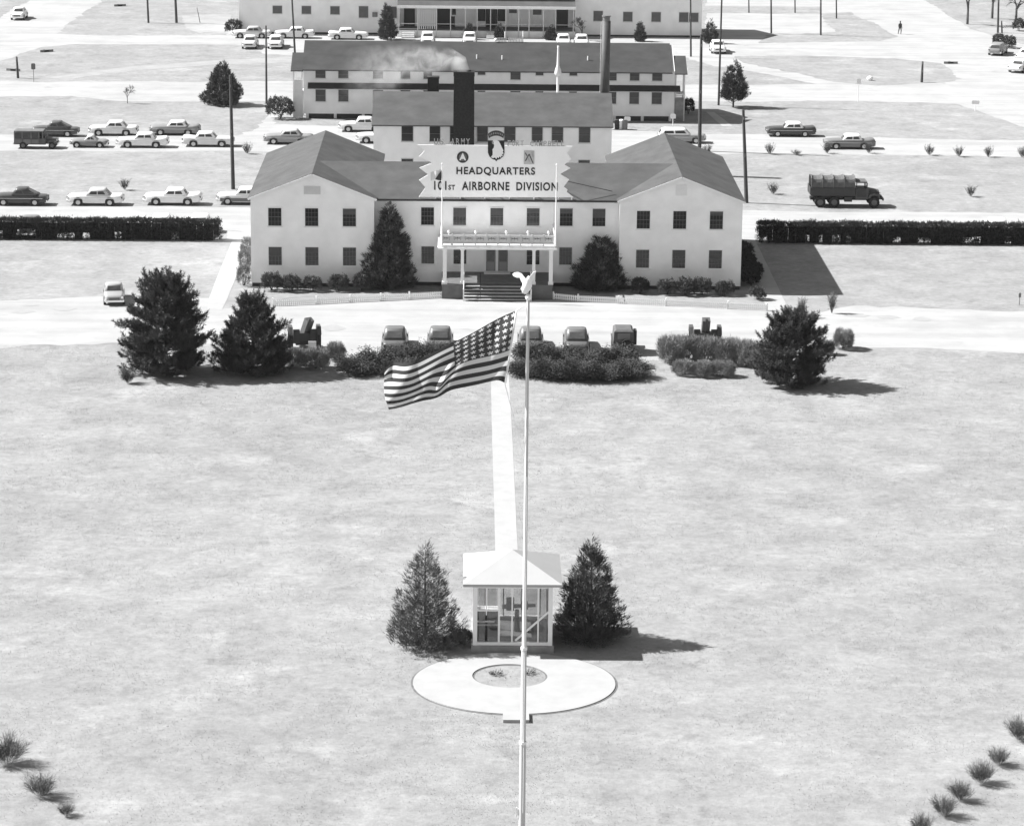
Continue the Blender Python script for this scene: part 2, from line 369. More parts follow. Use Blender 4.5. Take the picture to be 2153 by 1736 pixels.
# porch
PX0, PX1, PY0 = -2.15, 6.6, 222.95
DZ = 1.16
d = MB().box(PX0-HX, PX1-HX, PY0+.7-HY, CY-HY-.01, DZ-.12, DZ)
d.box(PX0-HX, -.42-HX, PY0-HY, PY0+.7-HY, DZ-.12, DZ).box(4.88-HX, PX1-HX, PY0-HY, PY0+.7-HY, DZ-.12, DZ)
d.build('porch_deck', mat('porch_deck_paint', .12, .7, .2, 2), hq)
d = MB().box(PX0-HX+.05, -.45-HX, PY0-HY+.05, CY-HY-.02, -.05, DZ-.121).box(4.91-HX, PX1-HX-.05, PY0-HY+.05, CY-HY-.02, -.05, DZ-.121)
d.box(-.44-HX, 4.9-HX, PY0+.75-HY, CY-HY-.02, -.05, DZ-.121)
d.build('porch_skirt', mat('porch_skirt_paint', .13, .8, .25, 1.5), hq)
for i in range(5):
    z = DZ-.2*(i+1)
    stp = MB().box(-.36-HX, 4.82-HX, PY0+.665-.30*(i+1)-HY, PY0+.688-.30*i-HY, z-.05, z)
    so = stp.build('step', mat('sunlit_tread_tone', .42, .8, .15, 2), hq)
    MB().box(-.36-HX, 4.82-HX, PY0+.69-.30*i-HY, PY0+.72-.30*i-HY, z+.001, z+.149).build('riser', mat('shaded_riser_tone', .07, .8, .2, 2), so)  # dark riser, pale tread: shade and sun put into the colours
for x in (-.41, 4.87):
    r = MB()
    r.bar((x-HX, PY0-.75-HY, .95), (x-HX, PY0+.65-HY, DZ+.9), .06, .08)
    for yy, zz in ((-.7, 0), (.62, DZ)): r.box(x-.05-HX, x+.05-HX, PY0+yy-.05-HY, PY0+yy+.05-HY, zz-.02, zz+.98)
    r.build('stair_rail', WHITE, hq)
r = MB().bar((.9-HX, PY0-.72-HY, .8), (.9-HX, PY0+.62-HY, DZ+.75), .04)
for yy, zz in ((-.7, 0), (.6, DZ)): r.cyl((.9-HX, PY0+yy-HY, zz), (.9-HX, PY0+yy-HY, zz+.8), .025, n=6)
r.build('stair_rail', DARK, hq)
for x, wd_ in ((-1.9, .30), (-.52, .24), (5.08, .24), (6.42, .30)):
    cl = MB().box(x-wd_/2-HX, x+wd_/2-HX, PY0+.18-HY, PY0+.18+wd_-HY, DZ, 3.98)
    cl.box(x-wd_/2-.05-HX, x+wd_/2+.05-HX, PY0+.13-HY, PY0+.23+wd_-HY, DZ+.001, DZ+.18)
    cl.box(x-wd_/2-.05-HX, x+wd_/2+.05-HX, PY0+.13-HY, PY0+.23+wd_-HY, 3.86, 3.979)
    cl.build('column', WHITE, hq)
MB().box(-2.45-HX, 6.9-HX, PY0-.15-HY, CY-HY-.012, 3.98, 4.12).box(-2.3-HX, 6.75-HX, PY0-HY, CY-HY-.014, 4.121, 4.3).build('porch_roof', WHITE, hq)
bal = MB(); ry = PY0+.1-HY
for y0 in (ry,):
    bal.box(-2.25-HX, 6.7-HX, y0, y0+.06, 5.02, 5.1).box(-2.25-HX, 6.7-HX, y0, y0+.06, 4.40, 4.47).box(-2.25-HX, 6.7-HX, y0+.01, y0+.05, 4.74, 4.79)
for x in (-2.25, 6.64):
    bal.box(x-HX, x+.06-HX, ry+.07, CY-HY-.02, 5.02, 5.1).box(x-HX, x+.06-HX, ry+.07, CY-HY-.02, 4.4, 4.47)
n = 10
for i in range(n+1):
    x = -2.25+8.9*i/n; bal.box(x-HX, x+.1-HX, ry-.02, ry+.08, 4.301, 5.16)
    if i < n:
        for k in (1, 2, 3, 4):
            pass
        bal.bar((x+.12-HX, ry+.03, 4.82), (x+.45-HX, ry+.03, 5.0), .03, .05); bal.bar((x+.45-HX, ry+.03, 5.0), (x+.8-HX, ry+.03, 4.82), .03, .05)
bal.build('balustrade', DULLW, hq)
pn = MB().box(-2.2-HX, 6.62-HX, ry+.066, ry+.085, 4.42, 5.0)
pn.build('balcony_panel', mat('balcony_panel_paint', .62, .7, .12, 2), hq)
orn = MB()
for i in range(n):
    x = -2.25+8.9*i/n
    for k in range(5):
        xx = x+.2+k*.125; hh = (.15, .09, .13, .09, .15)[k]
        orn.prism([(xx-.055-HX, 4.80), (xx-HX, 4.80-hh), (xx+.055-HX, 4.80), (xx-HX, 4.80+hh)], 'y', ry+.052, ry+.0655)
orn.build('balcony_ornament', mat('ornament_dark', .07, .7), hq)
for i, x in enumerate((-1.6, .5, 2.9, 4.6, 6.2)):
    g = MB().cyl((x-HX, ry+.3, 4.3), (x-HX, ry+.3, 5.2), .03, n=6); g.ball((x-HX, ry+.3, 5.28), .1, .1, .13)
    g.build('floodlight', WHITE, hq)
# doors
for x0, x1 in ((1.37, 2.12), (2.34, 3.1)):
    dr = MB().box(x0-HX, x1-HX, CY-HY-.06, CY-HY-.004, DZ, 3.06).build('door', mat('door_screen', .20, .6), hq)
    MB().box(x0+.08-HX, x1-.08-HX, CY-HY-.072, CY-HY-.061, 2.05, 2.98).build('pane', mat('door_glass', .10, .2, .2, 3), dr)
    MB().box(x0+.08-HX, x1-.08-HX, CY-HY-.07, CY-HY-.061, DZ+.12, 1.95).build('door_panel', mat('door_panel_paint', .26, .6), dr)
    MB().ball(((x1-.07 if x0 < 2 else x0+.07)-HX, CY-HY-.1, 2.05), .035).build('handle', CHROME, dr)
MB().box(1.2-HX, 1.36-HX, CY-HY-.08, CY-HY-.004, DZ, 3.2).box(3.11-HX, 3.27-HX, CY-HY-.08, CY-HY-.004, DZ, 3.2).box(2.13-HX, 2.33-HX, CY-HY-.08, CY-HY-.004, DZ, 3.07).box(1.361-HX, 3.109-HX, CY-HY-.08, CY-HY-.004, 3.071, 3.2).build('door_frame', WHITE, hq)
MB().box(1.2-HX, 3.3-HX, CY-HY-1.0, CY-HY-.09, DZ+.001, DZ+.1).build('doorstep', DULLW, hq)
# poles at the porch corners
for i, (x, lab) in enumerate(((-2.13, 'thin white pole at the left porch corner with a small hanging flag'), (6.75, 'thin white bare pole at the right porch corner'))):
    fp = thing('porch_flagpole', lab, 'flagpole', (x, PY0-.05, 4.3))
    MB().cyl((0, 0, 0), (0, 0, 1.2), .07, .06, n=8).cyl((0, 0, 1.2), (0, 0, 6.35), .05, .03, n=8).build('shaft', WHITE, fp)
    MB().ball((0, 0, 6.42), .07, n=8).build('finial', WHITE, fp)
fl = MB(); n = 6
for i in range(n):
    x0, x1 = -.9+.85*i/n, -.9+.85*(i+1)/n; y0, y1 = .05*math.sin(i*1.3), .05*math.sin((i+1)*1.3)
    zt0, zt1 = 5.75+.3*(x0+.9), 5.75+.3*(x1+.9)
    fl.add([(x0, y0, zt0-.7+.15*i/n), (x1, y1, zt1-.7+.15*(i+1)/n), (x1, y1, zt1), (x0, y0, zt0)], [(0, 1, 2, 3)], 0)
fl.add([(-.55, -.08, 5.2), (-.05, -.09, 5.1), (-.05, -.09, 5.95)], [(0, 1, 2)], 1)
tag(fl.build('small_flag', [mat('white_cloth', .7, .9), mat('dark_cloth', .05, .9)], None, (-2.13, PY0-.05, 4.3)), 'small half-dark drooping flag on the left porch pole before the sign', 'flag')

# ------------------------------------------------------------------ the big sign
SY = CY-.34
sign = thing('roof_sign', 'big white saw-edged sign board over the porch with headquarters lettering', 'sign', (HX, SY, 7.1))
def sz(px, py):   # sign point from the close view of the sign (board plane)
    p = atY((1120+px*.21366)/1.29461, (370+py*.21366)/1.29461, SY); return (p.x-HX, p.z-7.1)
out = [(75,115),(165,190),(92,270),(265,345),(100,410),(210,495),(95,565),(175,660),(92,780),(2060,785),(1975,715),(1985,685),(1935,650),(2005,560),(1890,488),(2020,415),(1945,370),(2030,300),(1975,220),(2045,135)]
MB().prism([sz(*p) for p in out], 'y', 0, .10).build('board', mat('sign_white', .90, .55, .03, 1.5), sign)
def text_part(txt, x0, x1, y0, y1, m, name='lettering', depth=.02, y=-.012, bold=.022, parent=None):
    cu = bpy.data.curves.new('t', 'FONT'); cu.body = txt; cu.size = 1; cu.extrude = depth; cu.offset = bold; cu.space_character = 1.15
    ob = bpy.data.objects.new('t', cu); COL.objects.link(ob)
    dg = bpy.context.evaluated_depsgraph_get(); me = bpy.data.meshes.new_from_object(ob.evaluated_get(dg)); bpy.data.objects.remove(ob)
    co = np.empty(len(me.vertices)*3); me.vertices.foreach_get('co', co); co = co.reshape(-1, 3)
    a, bmx = co.min(0), co.max(0); (X0, Z0), (X1, Z1) = sz(x0, y1), sz(x1, y0)
    q = np.empty_like(co)
    q[:, 0] = X0+(co[:, 0]-a[0])/(bmx[0]-a[0])*(X1-X0); q[:, 2] = Z0+(co[:, 1]-a[1])/(bmx[1]-a[1])*(Z1-Z0); q[:, 1] = y-co[:, 2]
    me.vertices.foreach_set('co', q.ravel()); me.materials.clear(); me.materials.append(m); me.update()
    return link(name, me, parent or sign)
text_part('HEADQUARTERS', 570, 1572, 405, 508, BLACK)
text_part('101', 286, 444, 578, 690, BLACK)
text_part('ST', 468, 552, 628, 690, BLACK)
text_part('AIRBORNE', 640, 1246, 590, 694, BLACK)
text_part('DIVISION', 1332, 1858, 596, 698, BLACK)
# letters standing on the top edge
for wtxt, x0, x1, y0, y1 in (('U.S.', 285, 425, 38, 112), ('ARMY', 500, 758, 38, 114), ('FORT', 1222, 1440, 62, 130), ('CAMPBELL', 1510, 1960, 66, 134)):
    n = len(wtxt.replace('.', '')); L = wtxt.replace('.', ''); step = (x1-x0)/n
    for i, ch in enumerate(L):
        nx = .42 if ch == 'I' else .74
        text_part(ch, x0+step*i, x0+step*(i+nx), y0, y1, GREYL, 'letter', .03, .02, .01)
    if '.' in wtxt:
        for i in range(n):
            p = sz(x0+step*(i+.86), y1-4); MB().box(p[0]-.03, p[0]+.03, .0, .05, p[1]-.03, p[1]+.03).build('letter', GREYL, sign)
rail = MB(); 
for a, c in ((280, 765), (1215, 1970)):
    p, q = sz(a, 116), sz(c, 134); rail.bar((p[0], .05, p[1]), (q[0], .05, q[1]), .04)
rail.build('letter_rail', GREYL, sign)
# emblems
def disc(cx, cy, r, y, n=28): return [(cx+r*math.cos(2*math.pi*i/n), cy+r*math.sin(2*math.pi*i/n)) for i in range(n)]
cx, cz = sz(650, 273); r = .46
em = MB().prism(disc(cx, cz, r, 0), 'y', -.03, -.001).build('round_emblem', mat('emblem_dark', .035, .6), sign)
MB().prism(disc(cx, cz, r*.68, 0), 'y', -.036, -.0301).build('emblem_field', mat('emblem_grey', .13, .6), em)
a_ = MB()
a_.prism([(cx-.27, cz-.25), (cx-.02, cz+.33), (cx+.02, cz+.33), (cx+.27, cz-.25), (cx+.15, cz-.25), (cx+.1, cz-.14), (cx-.1, cz-.14), (cx-.15, cz-.25)], 'y', -.045, -.0361)
a_.build('emblem_letter', WHITE, em)
def zpoly(pts): return [sz(*p) for p in pts]
sh = MB().prism(zpoly([(970,60),(1180,60),(1182,215),(1165,265),(1125,298),(1092,308),(1077,325),(1062,308),(1025,296),(990,262),(972,215)]), 'y', -.05, -.001).build('shield_emblem', BLACK, sign)
MB().prism(zpoly([(1035,58),(1075,52),(1110,70),(1132,110),(1150,150),(1168,185),(1160,205),(1172,225),(1150,238),(1162,262),(1138,255),(1140,280),(1115,264),(1108,288),(1090,272),(1078,300),(1062,275),(1040,285),(1020,280),(1010,268),(1030,245),(1032,210),(1028,175),(1045,150),(1050,120),(1040,95),(1030,80)]), 'y', -.07, -.0501).build('eagle_head', WHITE, sh)
MB().prism(zpoly([(1035,60),(1022,78),(1024,100),(1038,108),(1046,92)]), 'y', -.075, -.0501).build('beak', mat('beak_grey', .3, .6), sh)
tab = MB(); N = 12
o_, i_ = [], []
for k in range(N+1):
    t = (k/N-.5)*1.15; o_.append((1076+235*math.sin(t)*.82, 205-272*math.cos(t))); i_.append((1076+235*math.sin(t)*.72, 205-205*math.cos(t)))
tb = MB().prism(zpoly(o_+i_[::-1]), 'y', -.04, -.001).build('tab_emblem', mat('tab_black', .035, .6), sign)
mk = MB()
for k in range(8):
    t = ((k+.5)/8-.5)*1.0; c = sz(1076+185*math.sin(t), 205-238*math.cos(t)); mk.box(c[0]-.035, c[0]+.035, -.05, -.0401, c[1]-.075, c[1]+.075)
mk.build('tab_lettering', mat('tab_grey', .3, .6), tb)
(ax, az), (bx_, bz) = sz(1428, 362), sz(1562, 193)
sq = MB().box(ax, bx_, -.03, -.001, az, bz).build('square_emblem', mat('emblem_mid', .33, .6), sign)
q = MB().box(ax+.02, bx_-.02, -.033, -.0301, az+.02, bz-.02).build('emblem_field', mat('emblem_pale', .5, .6), sq)
q = MB(); cxm = (ax+bx_)/2
for p0, p1 in (((ax+.12, az+.25), (cxm-.02, bz-.3)), ((cxm, bz-.25), (bx_-.1, az+.1)), ((cxm-.05, az+.5), (cxm+.02, az+.2)), ((ax+.1, bz-.15), (ax+.25, bz-.4)), ((bx_-.2, bz-.1), (bx_-.1, bz-.5))):
    q.bar((p0[0], -.04, p0[1]), (p1[0], -.04, p1[1]), .015, .09)
q.build('emblem_figure', mat('emblem_fig', .10, .6), sq)
for i in range(7):
    p = sz(305+i*313 if i < 6 else 2040, 790)
    MB().box(p[0]-.05, p[0]+.05, .101, .18, -.22, 2.2 if i < 6 else .25).build('support_post', WHITE, sign)
for i in range(4):
    p = sz(300+i*500, 500); MB().bar((p[0], .15, 2.3), (p[0], 2.6, .85), .06).build('brace', DULLW, sign)
p, q = sz(1990, 590), sz(2560, 850)
MB().bar((p[0], .3, p[1]), (q[0], 1.0, .55), .05).build('brace', DARK, sign)

# ------------------------------------------------------------------ boiler house behind, chimneys
BY = 275.0
bh = thing('boiler_house', 'cream two-storey boiler house with grey roof close behind the headquarters sign', 'building', (2.2, BY, 0))
X0, X1 = -9.2, 13.55
w = MB()
w.prism([(0, 0), (10, 0), (10, 5.75), (5, 8.05), (0, 5.75)], 'x', X0-2.2, X1-2.2)
w.build('wall', SID_2, bh)
sl = 2.3/5
MB().prism([(-.35, 5.75-.35*sl+.02), (5, 8.07), (10.35, 5.75-.35*sl+.02), (10.35, 5.88-.35*sl), (5, 8.2), (-.35, 5.88-.35*sl)], 'x', X0-2.2-.15, X1-2.2+.15).build('roof', ROOF2, bh)
for px0, px1 in ((844,868),(903,925),(946,966),(1003,1025),(1060,1083),(1118,1140),(1160,1183),(1217,1240)):
    a, c = atY(px0, 265, BY), atY(px1, 297, BY)
    window(bh, a.x-2.2, c.x-2.2, 4.15, 5.6, -.003, kind='two', blind=rng.choice([0, 0, .4]), trim=DULLW)
    window(bh, a.x-2.2, c.x-2.2, 1.0, 2.45, -.003, kind='two', trim=DULLW)
ch = thing('brick_chimney', 'thick sooty black square chimney smoking in front of the boiler house', 'chimney', (-.58, 273.6, 0))
MB().loft([[(-1.02, -.98, 0), (1.02, -.98, 0), (1.02, .98, 0), (-1.02, .98, 0)], [(-.97, -.92, 10.7), (.97, -.92, 10.7), (.97, .92, 10.7), (-.97, .92, 10.7)]]).build('shaft', BRICKD, ch)
cp = MB(); 
for a, b_ in ((10.7, 10.9), (10.9, 11.1)):
    cp.box(-1.0, 1.0, -.95, -.6, a, b_).box(-1.0, 1.0, .6, .95, a, b_).box(-1.0, -.65, -.6, .6, a, b_).box(.65, 1.0, -.6, .6, a, b_)
cp.build('cap', BRICKD, ch)
MB().box(-.648, .648, -.598, .598, 10.701, 10.72).build('flue', DARK, ch)
p = atY(910.5, 197, 281.2)
ch = thing('small_chimney', 'short dark brick chimney on the boiler house ridge left of the black stack', 'chimney', (p.x, 281.2, 6.6))
MB().box(-.55, .55, -.5, .5, 0, 2.75).build('shaft', BRICKD, ch); MB().box(-.6, .6, -.55, .55, 2.751, 2.9).build('cap', BRICKD, ch)
p = atY(1271, 200, 283)
ch = thing('steel_stack', 'tall slender grey round smokestack rising behind the boiler house roof', 'chimney', (p.x, 283, 5.5))
MB().cyl((0, 0, 0), (.02, 0, 9.3), .44, .43, n=20).build('shaft', mat('sooty_steel', .075, .6, .25, 1.2), ch, smooth=True)
MB().cyl((.02, 0, 9.3), (.02, 0, 9.75), .36, .36, n=16).cyl((.02, 0, 9.72), (.02, 0, 9.85), .44, .44, n=16).build('collar', STEEL, ch)
ld = MB().box(-.50, -.46, -.06, -.02, 0, 9.2).box(-.50, -.46, .18, .22, 0, 9.2)
for i in range(30): ld.box(-.495, -.465, -.02, .18, .2+i*.3, .225+i*.3)
ld.build('ladder', WHITE, ch)
p = atY(1172, 196, 311)
ch = thing('white_vent_pipe', 'white vent pipe with a bulging hood against the barrack roof', 'pipe', (p.x, 311, 0))
MB().cyl((0, 0, 0), (0, 0, 5.6), .14, .14, n=8).build('shaft', DULLW, ch)
MB().loft([[(r_*math.cos(k*math.pi/6), r_*math.sin(k*math.pi/6), z) for k in range(12)] for z, r_ in ((5.6, .28), (5.9, .38), (6.3, .3), (6.7, .15), (8.6, .10), (8.8, .13))]).build('hood', DULLW, ch, smooth=True)
# smoke drifting left from the black chimney
def smoke():
    rings = []
    path = [((-.6, 273.6, 10.9), .62), ((-1.0, 273.6, 11.7), .9), ((-2.2, 273.7, 12.2), 1.25), ((-4.0, 273.9, 12.0), 1.75), ((-6.2, 274.0, 11.4), 2.2), ((-8.6, 274.1, 10.9), 2.6), ((-11, 274.1, 10.5), 2.7), ((-12.5, 274.2, 10.4), 1.6)]
    for k, (c, r) in enumerate(path):
        a = Vector(path[min(k+1, len(path)-1)][0])-Vector(path[max(k-1, 0)][0]); a.normalize()
        e = Vector((0, 1, 0)); g = a.cross(e).normalized()
        rings.append([Vector(c)+(e*math.cos(2*math.pi*i/16)*.85+g*math.sin(2*math.pi*i/16))*r for i in range(16)])
    m = bpy.data.materials.new('smoke'); m.use_nodes = True; n = m.node_tree
    n.nodes.remove(n.nodes['Principled BSDF']); out = n.nodes['Material Output']
    pv = n.nodes.new('ShaderNodeVolumePrincipled'); pv.inputs['Color'].default_value = (.93, .93, .93, 1); pv.inputs['Anisotropy'].default_value = .2
    tc = n.nodes.new('ShaderNodeTexCoord'); no = n.nodes.new('ShaderNodeTexNoise'); no.inputs['Scale'].default_value = .9; no.inputs['Detail'].default_value = 5; no.inputs['Distortion'].default_value = .8; no.inputs['Roughness'].default_value = .6
    n.links.new(tc.outputs['Object'], no.inputs[0])
    sx = n.nodes.new('ShaderNodeSeparateXYZ'); n.links.new(tc.outputs['Object'], sx.inputs[0])
    def M(op, a, b=None):
        q = n.nodes.new('ShaderNodeMath'); q.operation = op; q.use_clamp = op == 'MAXIMUM'
        for i, t in enumerate((a, b)):
            if t is None: continue
            if isinstance(t, (int, float)): q.inputs[i].default_value = t
            else: n.links.new(t, q.inputs[i])
        return q.outputs[0]
    x, y, z = sx.outputs[0], sx.outputs[1], sx.outputs[2]
    zc = M('ADD', 12.25, M('MULTIPLY', M('ADD', x, 2), .17)); rd = M('ADD', .75, M('MULTIPLY', M('ADD', x, .6), -.25))
    dz, dy = M('SUBTRACT', z, zc), M('SUBTRACT', y, 273.9)
    fall = M('MAXIMUM', M('SUBTRACT', 1, M('DIVIDE', M('ADD', M('MULTIPLY', dz, dz), M('MULTIPLY', dy, dy)), M('MULTIPLY', rd, rd))), 0)
    r = n.nodes.new('ShaderNodeMapRange'); r.inputs[1].default_value = .40; r.inputs[2].default_value = .66; n.links.new(no.outputs[0], r.inputs[0])
    near = M('POWER', M('DIVIDE', M('MULTIPLY', M('ADD', x, 12.5), 1), 12), 1.3)
    src = M('MAXIMUM', M('SUBTRACT', 1, M('MULTIPLY', M('ADD', M('MULTIPLY', M('ADD', x, .8), M('ADD', x, .8)), M('POWER', M('ABSOLUTE', M('SUBTRACT', z, 11.4)), 2)), .8)), 0)
    den = M('ADD', M('MULTIPLY', M('MULTIPLY', fall, M('ADD', r.outputs[0], .06)), M('MULTIPLY', near, .62)), M('MULTIPLY', src, .4))
    n.links.new(den, pv.inputs['Density']); n.links.new(pv.outputs[0], out.inputs['Volume'])
    o = MB().loft(rings).build('smoke', m)
    return tag(o, 'pale smoke drifting left from the black chimney', 'smoke', kind='stuff')
smoke()

# ------------------------------------------------------------------ long barrack behind
KY = 316.0
bk = thing('long_barrack', 'long buff two-storey barrack with a dark pent roof between its floors', 'building', (2.1, KY, 0))
X0, X1 = -18.2, 22.35
MB().prism([(0, .55), (10, .55), (10, 5.5), (5, 7.75), (0, 5.5)], 'x', X0-2.1, X1-2.1).build('wall', SID_3, bk)
MB().prism([(-.6, 5.3), (5, 7.8), (10.6, 5.3), (10.6, 5.42), (5, 7.93), (-.6, 5.42)], 'x', X0-2.1-.1, X1-2.1-.3).build('roof', ROOF3, bk)
MB().box(X0-2.1+.3, X1-2.1-.3, .25, 9.7, -.1, .549).build('crawl_space_shade', DARK, bk)  # solid dark box painted in for the shade of the open underfloor
for i in range(14):
    x = X0-2.1+.4+i*(X1-X0-.8)/13
    MB().box(x-.15, x+.15, .02, .24, -.05, .545).build('pier', DULLW, bk)
MB().prism([(-.02, 3.95), (-.9, 3.45), (-.9, 3.38), (-.02, 3.80)], 'x', X0-2.1+.5, X1-2.1+.6).build('pent_roof', mat('dark_felt', .03, .8, .2, 3), bk)
for px0, px1, small in ((663,684,0),(711,732,0),(784,805,0),(842,862,0),(890,908,0),(1004,1020,1),(1073,1094,0),(1126,1142,1),(1197,1213,1),(1276,1296,0),(1324,1344,0),(1371,1392,0)):
    a, c = atY(px0, 150, KY), atY(px1, 150, KY)
    window(bk, a.x-2.1, c.x-2.1, 4.95 if small else 4.45, 5.25, -.003, kind='two', trim=DULLW, glass=GLASS2)
    window(bk, a.x-2.1, c.x-2.1, 2.8 if small else 1.9, 3.2, -.003, kind='two', trim=DULLW, glass=GLASS2)
for s, xe in ((-1, X0), (1, X1)):     # outside stairs at both ends
    e = MB(); x = xe-2.1
    for yy in (.3, 2.2):
        for xx in (.15, 1.1): e.box(x+s*xx-.06, x+s*xx+.06, yy-.06, yy+.06, 0, 5.2)
    e.box(min(x+s*.05, x+s*1.2), max(x+s*.05, x+s*1.2), .3, 2.2, 2.9, 3.02)
    e.build('stair_post', DULLW, bk)
    t = MB().box(min(x+s*.08, x+s*1.05), max(x+s*.08, x+s*1.05), .18, .23, .1, 2.6 if s > 0 else 4.2); t.build('stair_screen', DULLW if s < 0 else mat('weathered_board', .2, .8, .25, 2), bk)
    t = MB()
    for i in range(14): t.box(min(x+s*.1, x+s*1.1), max(x+s*.1, x+s*1.1), 2.3+i*.28, 2.6+i*.28, 2.8-i*.2, 2.84-i*.2)
    t.bar((x+s*.1, 2.3, 2.75), (x+s*.1, 6.3, -.0), .05, .2); t.bar((x+s*1.1, 2.3, 2.75), (x+s*1.1, 6.3, 0), .05, .2)
    t.build('stair', DULLW, bk)
    MB().prism([(.1, 5.28), (5, 5.9), (9.9, 5.28), (9.9, 5.33), (5, 5.95), (.1, 5.33)] if False else [(-.5, 5.2), (3.2, 6.7), (3.2, 6.8), (-.5, 5.3)], 'x', min(x, x+s*1.35), max(x, x+s*1.35)).build('stair_roof', ROOF3, bk)
rl = thing('ridge_sign', 'row of small pale letters-like uprights on the ridge of the long barrack', 'sign', (3.0, 321, 7.9))
q = MB().box(0, 2.9, -.03, .03, .0, .06); q.build('rail', DULLW, rl)
q = MB()
for i in range(17):
    if i == 6: continue
    q.box(i*.17, i*.17+.11, -.04, .04, .061, .48)
q.build('upright', DULLW, rl); MB().ball((-.2, 0, .25), .2).build('lamp', WHITE, rl)
for i, (px, py) in enumerate(((1297,165),(1366,166),(1374,122),(1423,122),(1599,168))):
    p = at(px/1.2946, py/1.2946, 6.3 if py > 150 else 7.5); yv = p.y
    zz = 5.42+(yv-315.4)*(2.5/5.6)
    MB().cyl((p.x-2.1, yv-KY, zz-.2), (p.x-2.1, yv-KY, zz+.45), .06, n=6).build('vent_pipe', WHITE, bk)

# ------------------------------------------------------------------ far building with veranda
FY = 391.0
fb = thing('veranda_building', 'far tan building with a long porch and posts at the top of the picture', 'building', (0, FY, 0))
MB().prism([(0, .25), (10, .25), (10, 7.0), (5, 9.2), (0, 7.0)], 'x', -31.1, -9.5).prism([(1.2, .25), (9, .25), (9, 7.0), (5, 9), (1.2, 7.0)], 'x', -9.5, 14.0).prism([(0, .25), (10, .25), (10, 7.0), (5, 9.2), (0, 7.0)], 'x', 14.0, 31.1).build('wall', SID_4, fb)
MB().box(-31, 31, .1, 9.9, -.1, .25).build('foundation', FOUND, fb)
MB().prism([(-.5, 6.85), (5, 9.25), (10.5, 6.85), (10.5, 7.0), (5, 9.4), (-.5, 7.0)], 'x', -31.5, 31.5).build('roof', ROOF4, fb)
for px0, px1, y0, y1 in ((573,593,29,13),(634,654,30,13.5),(694,714,31,14),(754,774,38,14),(814,834,38.5,15),(1313,1326,46,26),(1372,1386,46.5,26.5),(1430,1444,47,27),(1250,1264,45,24),(1468,1478,47,28)):
    a, c = atY(px0, 30, FY), atY(px1, 30, FY)
    cx_ = min(max((a.x+c.x)/2, -30), 30); z0, z1 = atY(px0, y0, FY).z, atY(px0, y1, FY).z
    window(fb, cx_-.62, cx_+.62, z0, z1, -.003, kind='two', glass=mat('far_glass', .10, .3, .2, 2), trim=DULLW)
p = atY(788, 30, FY); MB().box(p.x-.35, p.x+.35, -.3, -.005, 2.4, 3.0).build('cooler', STEEL, fb)
vx0, vx1 = atY(836, 20, FY).x, atY(1208, 20, FY).x
MB().prism([(-2.4, 4.05), (1.19, 5.4), (1.19, 5.55), (-2.4, 4.2)], 'x', vx0, vx1).build('veranda_roof', ROOF4, fb)
MB().box(vx0-.1, vx1+.1, -2.5, -2.405, 3.85, 4.2).build('veranda_fascia', WHITE, fb)
MB().box(vx0, vx1, -2.3, 1.19, .9, 1.05).build('veranda_floor', mat('veranda_floor_paint', .1, .7), fb)
MB().box(vx0, vx1, -2.25, -2.15, 0, .895).build('veranda_skirt', SID_4, fb)
for px in (838, 878, 917, 947, 978, 1003, 1031, 1063, 1090, 1112, 1142, 1168, 1205):
    x = atY(px, 30, FY-2).x; MB().box(x-.06, x+.06, -2.36, -2.26, 0, 3.85).build('veranda_post', DULLW, fb)
r = MB().box(vx0, vx1, -2.33, -2.27, 1.75, 1.81)
r.build('veranda_rail', DULLW, fb)
for px0, px1, z0, z1, m in ((849,872,1.06,3.7,'d'),(917,948,1.06,3.6,'d'),(950,958,2.6,3.6,'d'),(1003,1020,1.8,3.6,'d'),(1021,1045,1.06,3.6,'d'),(1046,1062,1.8,3.6,'d'),(1070,1086,2.9,3.6,'g'),(1120,1138,2.7,3.5,'g'),(1169,1194,1.06,3.6,'d'),(948,956,1.06,2.4,'d')):
    a, c = atY(px0, 30, FY+1.2), atY(px1, 30, FY+1.2)
    MB().box(a.x, c.x, 1.15, 1.197, z0, z1).build('doorway', mat('veranda_dark', .035, .5) if m == 'd' else mat('veranda_mid', .12, .5), fb)
sc = MB()
for i in range(9):
    x = atY(881+i*4.6, 30, FY-2).x; sc.box(x-.05, x+.05, -2.2, -2.12, 1.06, 3.7)
sc.build('lattice_screen', WHITE, fb)
for px0, px1 in ((844,871),(1022,1050),(1168,1196)):
    a, c = atY(px0, 78, FY-3), atY(px1, 78, FY-3)
    s_ = MB()
    for i in range(4): s_.box(a.x, c.x, -2.4-.32*(i+1), -2.4-.32*i, 0, .85-.21*i)
    s_.build('porch_steps', DULLW, fb)

